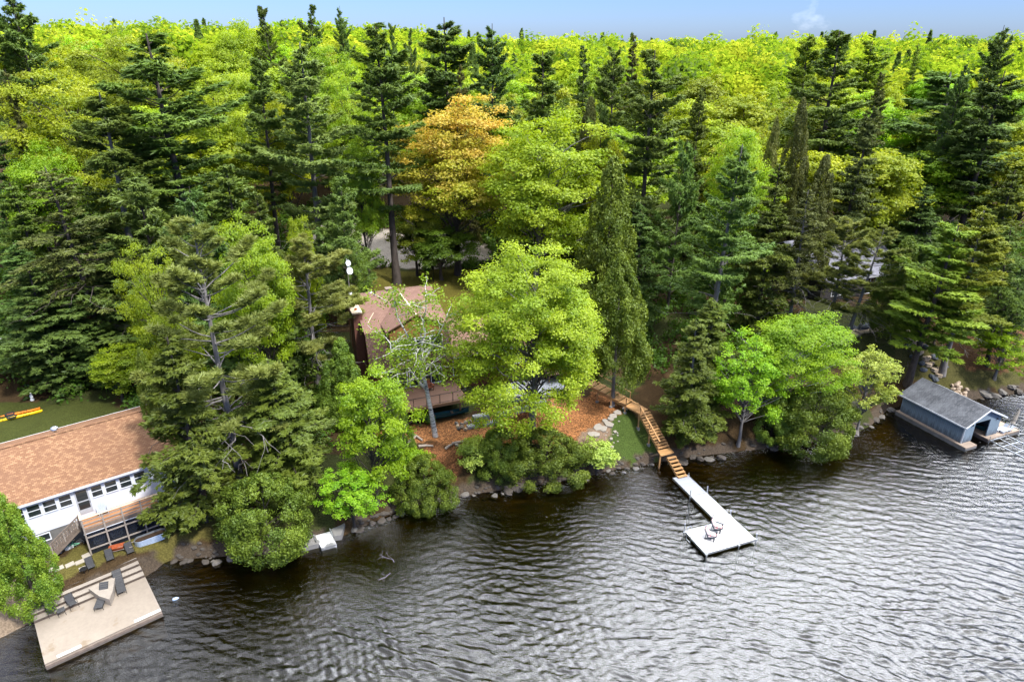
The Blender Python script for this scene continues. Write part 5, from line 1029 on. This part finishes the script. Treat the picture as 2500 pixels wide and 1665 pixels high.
def walkway():
    t=thing('wooden_stairs','new wooden stairs and walkway down to the dock','stairs',(0,0,0))
    V=Vector
    def flight(A,B,n,w):
        A,B=V(A),V(B);d=(B-A);h=V((d.x,d.y,0)).normalized();s=V((h.y,-h.x,0))   # s: to the right going up
        for k in (-1,1): bld('stringer','new_wood',t,lambda m:m.bar(A+s*k*(w/2-.04)+V((0,0,-.10)),B+s*k*(w/2-.04)+V((0,0,-.10)),.05,.26))
        for i in range(n):
            p=A+d*((i+.5)/n);q=p-h*.15-s*w/2;q.z=p.z+.07;m=MB();m.para(q,h*.145,s*w,(0,0,.045));m.para(q+h*.155,h*.145,s*w,(0,0,.045));m.build('tread',MAT['new_wood'],t)
        return s
    a=flight((16.6,55.35,.40),(15.75,57.55,1.50),6,1.0)
    bld('landing','stair_wood',t,lambda m:m.prism([(14.75,57.5),(16.2,58.15),(15.95,58.95),(14.6,58.5)],1.5,1.6))
    s=flight((15.3,58.75,1.62),(13.7,62.05,3.92),13,1.36)
    bld('landing','stair_wood',t,lambda m:m.prism([(13.1,61.6),(14.2,62.5),(13.0,64.3),(11.85,63.15)],3.95,4.05))
    A,B=V((12.4,63.75,4.05)),V((8.6,67.3,4.75));d=B-A;h=V((d.x,d.y,0)).normalized();sd=V((h.y,-h.x,0))
    for i in range(6):
        p=A+d*(i/6);p.z=4.05+.12*(i+1);bld('walk_panel','new_wood',t,lambda m:[m.para(p-sd*.72+h*(.14*j),h*.128,sd*1.44,(0,0,.05)) for j in range(6)])
    for k in (-1,1): bld('stringer','new_wood',t,lambda m:m.bar(A+sd*k*.70+V((0,0,-.06)),B+sd*k*.70+V((0,0,-.06)),.05,.24))
    for x,y,zt in ((11.9,63.1,4.0),(13.15,61.7,4.0),(10.6,64.4,4.2),(9.3,65.8,4.4),(14.05,60.2,2.6),(14.75,57.7,1.5),(13.4,64.0,4.0)):
        z=hz(x,y);p=bld('post','new_wood',t,lambda m:m.box(x-.07,x+.07,y-.07,y+.07,z,zt));bld('footing','ramp_conc',p,lambda m:m.lathe([(.2,-.2),(.2,.12),(.16,.16)],(x,y,z+.02),10))
    # railing on the left going up
    R0,R1=V((15.3,58.75,1.62))-s*.60,V((13.7,62.05,3.92))-s*.60;up=V((0,0,1.0))
    for f in (.06,.5,.95): p=R0+(R1-R0)*f;bld('rail_post','new_wood',t,lambda m:m.box(p.x-.045,p.x+.045,p.y-.045,p.y+.045,p.z-.15,p.z+1.0))
    bld('handrail','new_wood',t,lambda m:(m.bar(R0+up,R1+up,.15,.045),m.bar(R1+up,V((12.0,63.2,5.02)),.15,.045),m.bar(V((12.6,64.35,5.1)),V((9.3,67.5,5.75)),.14,.045)))
    for x,y,z,tz in ((12.0,63.2,4.0,5.02),(12.6,64.35,4.0,5.1),(10.9,65.95,4.3,5.4),(9.35,67.4,4.6,5.75)): bld('rail_post','new_wood',t,lambda m:m.box(x-.045,x+.045,y-.045,y+.045,z,tz))
def boathouse():
    O=(47.2,61.33);t=thing('boathouse','weathered blue-grey boathouse with a grey shingle roof','boathouse',(*O,0),22)
    E,RG=2.52,4.02
    bld('wall','board_blue',t,lambda m:(m.box(.1,.22,.3,7.7,.5,2.62),m.box(5.4,5.52,.3,7.7,.5,2.62),m.box(.225,5.395,7.6,7.7,.5,2.62)))
    [bld('front_panel','board_blue',t,lambda m:m.box(a,b,.2,.298,.5,2.615)) for a,b in ((.105,1.55),(3.85,5.515))];[bld('gable','board_blue',t,lambda m:m.extr([(.11,y,2.62),(5.51,y,2.62),(2.81,y,3.98)],(0,.09,0))) for y in (.205,7.605)]
    bld('corner_trim','white_paint',t,lambda m:m.box(.06,.1,.16,.3,.5,2.5))
    k=(RG-E)/3.15
    bld('roof','roof_grey',t,lambda m:(m.para((-.34,-.12,E),(0,8.1,0),(3.15,0,RG-E),(0,0,.1)),m.para((5.96,-.12,E),(0,8.1,0),(-3.15,0,RG-E),(0,0,.1))))
    bld('fascia','white_paint',t,lambda m:(m.bar((-.36,-.12,E+.02),(-.36,7.98,E+.02),.04,.15),m.bar((5.98,-.12,E+.02),(5.98,7.98,E+.02),.04,.15),m.bar((-.34,-.15,E+.03),(2.81,-.15,RG+.03),.04,.16),m.bar((5.96,-.15,E+.03),(2.81,-.15,RG+.03),.04,.16)))
    bld('lamp','black_metal',t,lambda m:(m.box(1.0,1.14,.06,.2,2.45,2.55),m.box(4.75,4.89,.06,.2,2.45,2.55)))
    bld('dock_finger','old_dock',t,lambda m:(m.box(-.28,1.4,-.62,7.9,.36,.497),m.box(3.55,5.9,-.32,7.9,.36,.497)));bld('side_deck','old_dock',t,lambda m:m.box(5.905,8.5,-.3,2.3,.36,.497))
    bld('crib_skirt','concrete_block',t,lambda m:(m.box(-.30,-.285,-.62,7.9,-.3,.4),m.box(-.28,1.4,-.64,-.625,.1,.36),m.box(3.55,8.5,-.34,-.325,.05,.36),m.box(8.505,8.52,-.3,2.3,.05,.36)))
    bld('crib','weathered',t,lambda m:(m.box(-.2,1.2,-.4,7.8,-2,.355),m.box(3.7,8.3,-.2,7.8 if False else 2.2,-2,.355)))
    L=lambda x,y,z:(O[0]+x*math.cos(R_(22))-y*math.sin(R_(22)),O[1]+x*math.sin(R_(22))+y*math.cos(R_(22)),z)
    c=canoe('canoe','green canoe stored inside the boathouse doorway',L(4.6,.9,0),L(4.6,5.5,0),.55,'teal')
    u=thing('patio_umbrella','closed beige patio umbrella leaning on the boathouse deck','umbrella',L(7.35,.1,.5),22);u.rotation_euler=(R_(4),R_(9),R_(22))
    bld('pole','black_metal',u,lambda m:m.tube([(0,0,0),(0,0,2.75)],.025,6));bld('canopy','beige',u,lambda m:m.lathe([(.07,.85),(.24,.95),(.17,1.25),(.21,1.4),(.15,1.9),(.13,2.2),(.05,2.65),(.02,2.7)],n=9));bld('base','black_metal',u,lambda m:m.lathe([(.25,0),(.25,.06),(.06,.1)],n=10))
    for y,lb in ((.35,'grey deck lounger nearer the blue boathouse wall'),(-.1,'white-edged deck lounger at the front of the boathouse deck')):
        q=thing('deck_lounger',lb,'lounge chair',L(6.75 if y<0 else 6.5,y+.1,.5),22);bld('seat','pale_plastic',q,lambda m:m.extr([(-.75,-.2,.22),(.55,-.2,.26),(.95,-.2,.55),(.95,-.2,.61),(.53,-.2,.32),(-.75,-.2,.28)],(0,.42,0)));[bld('leg','white_paint',q,lambda m:m.box(x-.03,x+.03,-.18,.2,0,.24)) for x in (-.6,.4)]
    f=thing('bare_dock','bare aluminium dock frame without planks beside the boathouse','dock frame',L(3.7,-.45,0),22)
    bld('side_rail','metal',f,lambda m:[m.box(x-.035,x+.035,-5.2,0,.3,.42) for x in (0,2.65)]);bld('centre_rail','metal',f,lambda m:m.box(1.29,1.36,-5.1,-.1,.32,.4))
    for y in (0,-1.3,-2.6,-3.9,-5.1): bld('crossbar','metal',f,lambda m:m.box(.036,2.614,y-.03,y+.03,.33,.41))
    for x,y in ((0,0),(2.65,0),(0,-4.6),(2.65,-4.6)): bld('pipe','metal',f,lambda m:m.tube([(x,y+.08,-2),(x,y+.08,.85)],.03,6))
    w=gp(2270,650,8.6)
    h=thing('cottage','grey-roofed cottage half hidden behind the red pines','house',(43.0,89.0,0),22)
    bld('wall','board_dark',h,lambda m:m.extr([(0,.5,4.5),(0,.5,9.0),(0,8.3,12.5),(0,16,9.0),(0,16,4.5)],(15.5,0,0)))
    bld('roof','roof_slate',h,lambda m:(m.para((-.6,-.1,8.85),(16.4,0,0),(0,8.4,3.75),(0,0,.15)),m.para((-.6,8.3,12.6),(16.4,0,0),(0,8.4,-3.75),(0,0,.15))))
    bld('fascia','grey_trim',h,lambda m:m.box(-.6,15.8,-.16,-.12,8.75,8.98));bld('skylight','white_paint',h,lambda m:m.para((9.5,6.2,11.83),(.9,0,0),(0,1,.446),(0,0,.06)))
    bld('porch_roof','roof_slate',h,lambda m:m.add([(15.6,-.2,8.3),(20.2,-.2,8.3),(20.2,6,8.3),(15.6,6,8.3),(16.4,2.9,10.0),(18.2,2.9,10.0)],[(0,1,5,4),(1,2,5),(2,3,4,5),(3,0,4),(0,3,2,1)]))
    bld('porch_wall','board_dark',h,lambda m:m.box(15.7,19.4,.5,5.6,4.8,8.28));bld('porch_fascia','grey_trim',h,lambda m:m.box(15.6,20.2,-.25,-.21,8.2,8.36))
    window(h,2,4,6.6,8.4,.5,2,1);window(h,8,11,6.2,8.4,.5,3,1);window(h,16.6,18.4,6.3,8.0,.5,2,1)
def ramp():
    p,q=gp(-5,835,4.6),gp(50,915,4.4);z=hz(q[0],q[1]);o=thing('leaning_birch','leaning white birch trunk at the left photo edge above the kayaks','tree');bld('trunk','bark_birch',o,lambda m:m.tube([(q[0],q[1],z-.2),((p[0]+q[0])/2-.2,(p[1]+q[1])/2,z+2.6),(p[0]-1.4,p[1]-1.0,z+6.5)],[.17,.15,.11],8),True)
    Z=lambda x,y,z:gp(650+x/2.692,1120+y/2.692,z)
    def slab(name,label,P,mat,dz,extra=None):
        o=MB().extr(P,(0,0,-dz)).build(name,MAT[mat]);return tag(o,label,'boat ramp','concrete pieces of the old boat ramp')
    slab('concrete_pier','grey concrete pier at the left of the old boat ramp',[Z(205,345,.75),Z(225,585,.45),Z(345,555,.45),Z(272,370,.75)],'ramp_conc',2.5)
    slab('concrete_ramp','sloping concrete slipway with a white painted lower half',[Z(280,395,.62),Z(340,545,.42),Z(362,585,.30),Z(462,560,.30),Z(437,510,.42),Z(372,368,.62)],'ramp_white',2.5)
    slab('concrete_pier','short concrete pier at the right of the old boat ramp, under leaves',[Z(370,320,.8),Z(445,508,.5),Z(492,500,.5),Z(518,432,.6),Z(455,335,.8)],'ramp_conc',2.5)
    a,b=Z(283,398,.66),Z(370,372,.66);o=MB().bar(a,b,.16,.12).build('ramp_beam',MAT['galv']);tag(o,'pale metal beam across the top of the concrete slipway','beam')
    for i,(x,y,x2,y2) in enumerate(((210,435,275,410),(290,455,330,548),(395,410,440,508))):
        p,q=Z(x,y,.66),Z(x2,y2,.52);o=MB().bar(p,q,.07,.08).build('ramp_rail',MAT['metal']);tag(o,('steel rail across the left concrete pier','steel rail along the left edge of the slipway','steel rail along the right edge of the slipway')[i],'rail')
    t=thing('marine_railway','broken wooden ladder frame above the concrete slipway','frame',(0,0,0))
    for x in (245,300): a,b=Z(x+10,335,.95),Z(x-5,240,2.1);bld('side_beam','weathered_light',t,lambda m:m.bar(a,b,.12,.12))
    for y,z in ((330,1.05),(300,1.4),(268,1.8)): a,b=Z(235,y,z),Z(315,y-22,z);bld('rung','weathered_light',t,lambda m:m.bar(a,b,.1,.08))
    # sunken branch, jug, statue
    rg=np.random.RandomState(3);B=MB();base=np.array(gp(962,1372,.25))
    def twig(p,d,L,r,dep):
        f=np.linspace(0,1,5)[:,None];P=p+d*L*f;P[1:]+=np.cumsum(rg.randn(4,3)*[.07,.07,.03]*L,axis=0);P[:,2]=np.clip(P[:,2],-.25,.45);B.tube(P,np.linspace(r,r*.3,5),5)
        if dep:
            for k in range(4): twig(P[rg.randint(1,5)],unit(d+rg.randn(3)*[.7,.7,.15]),L*rg.uniform(.35,.6),r*.45,dep-1)
    twig(base,unit(np.array([-.75,.55,.03])),1.6,.035,2);twig(base+[-.1,-1.2,-.05],unit(np.array([-.9,-.35,0.])),1.1,.03,2)
    o=B.build('fallen_branch',MAT['bark_grey']);tag(o,'bare white fallen branch breaking the water right of the boat ramp','branch')
    p=gp(428,1461,.05);o=thing('plastic_jug','pale blue plastic jug floating off the patio corner','jug',(p[0],p[1],-.03),30);bld('body','jug',o,lambda m:m.tube([(-.2,0,.06),(-.17,0,.06),(.12,0,.06),(.2,0,.06)],[.06,.12,.12,.05],9),True);bld('cap','white_paint',o,lambda m:m.tube([(.2,0,.06),(.26,0,.06)],.035,7))
    z=hz(-52.87,66.44);o=thing('garden_statue','small white garden statue among stones behind the kayaks','statue',(-52.87,66.44,z));bld('figure','white_paint',o,lambda m:m.lathe([(.12,.2),(.15,.35),(.17,.6),(.09,.72),(.12,.82),(.1,.95),(.02,1.0)],n=10),True);bld('plinth','white_paint',o,lambda m:m.lathe([(.2,-.1),(.2,.15),(.14,.2)],n=8))
    kayak('kayak','yellow kayak lying on the grass nearer the cottage',(-49.96,63.69),(-53.03,61.55),'yellow');kayak('kayak','orange kayak with white keel lying behind the yellow one',(-50.74,64.46),(-53.9,62.5),'orange')
    chair_adirondack('adirondack_chair','grey adirondack chair behind the left porch screen',(-38+4.75*.799+1.0*.602,42.5+4.75*.602-1.0*.799,1.42),-55,'pale_plastic','chairs behind the porch screen')
    chair_adirondack('adirondack_chair','grey adirondack chair behind the middle porch screen',(-38+6.0*.799+.9*.602,42.5+6.0*.602-.9*.799,1.42),-50,'pale_plastic','chairs behind the porch screen')
    L=lambda x,y,z:(-38+x*.7986-y*.6018,42.5+x*.6018+y*.7986,z)
    chair_adirondack('deck_chair','white high-backed plastic chair on the cottage deck by the door',L(5.55,-.55,3.9),-53,'pale_plastic')
def structures():
    smats();left_cottage();patio();bike();house();stone_works();dock();walkway();boathouse();ramp()
tree_materials();protos();ground();water();structures();plant();world();camera()
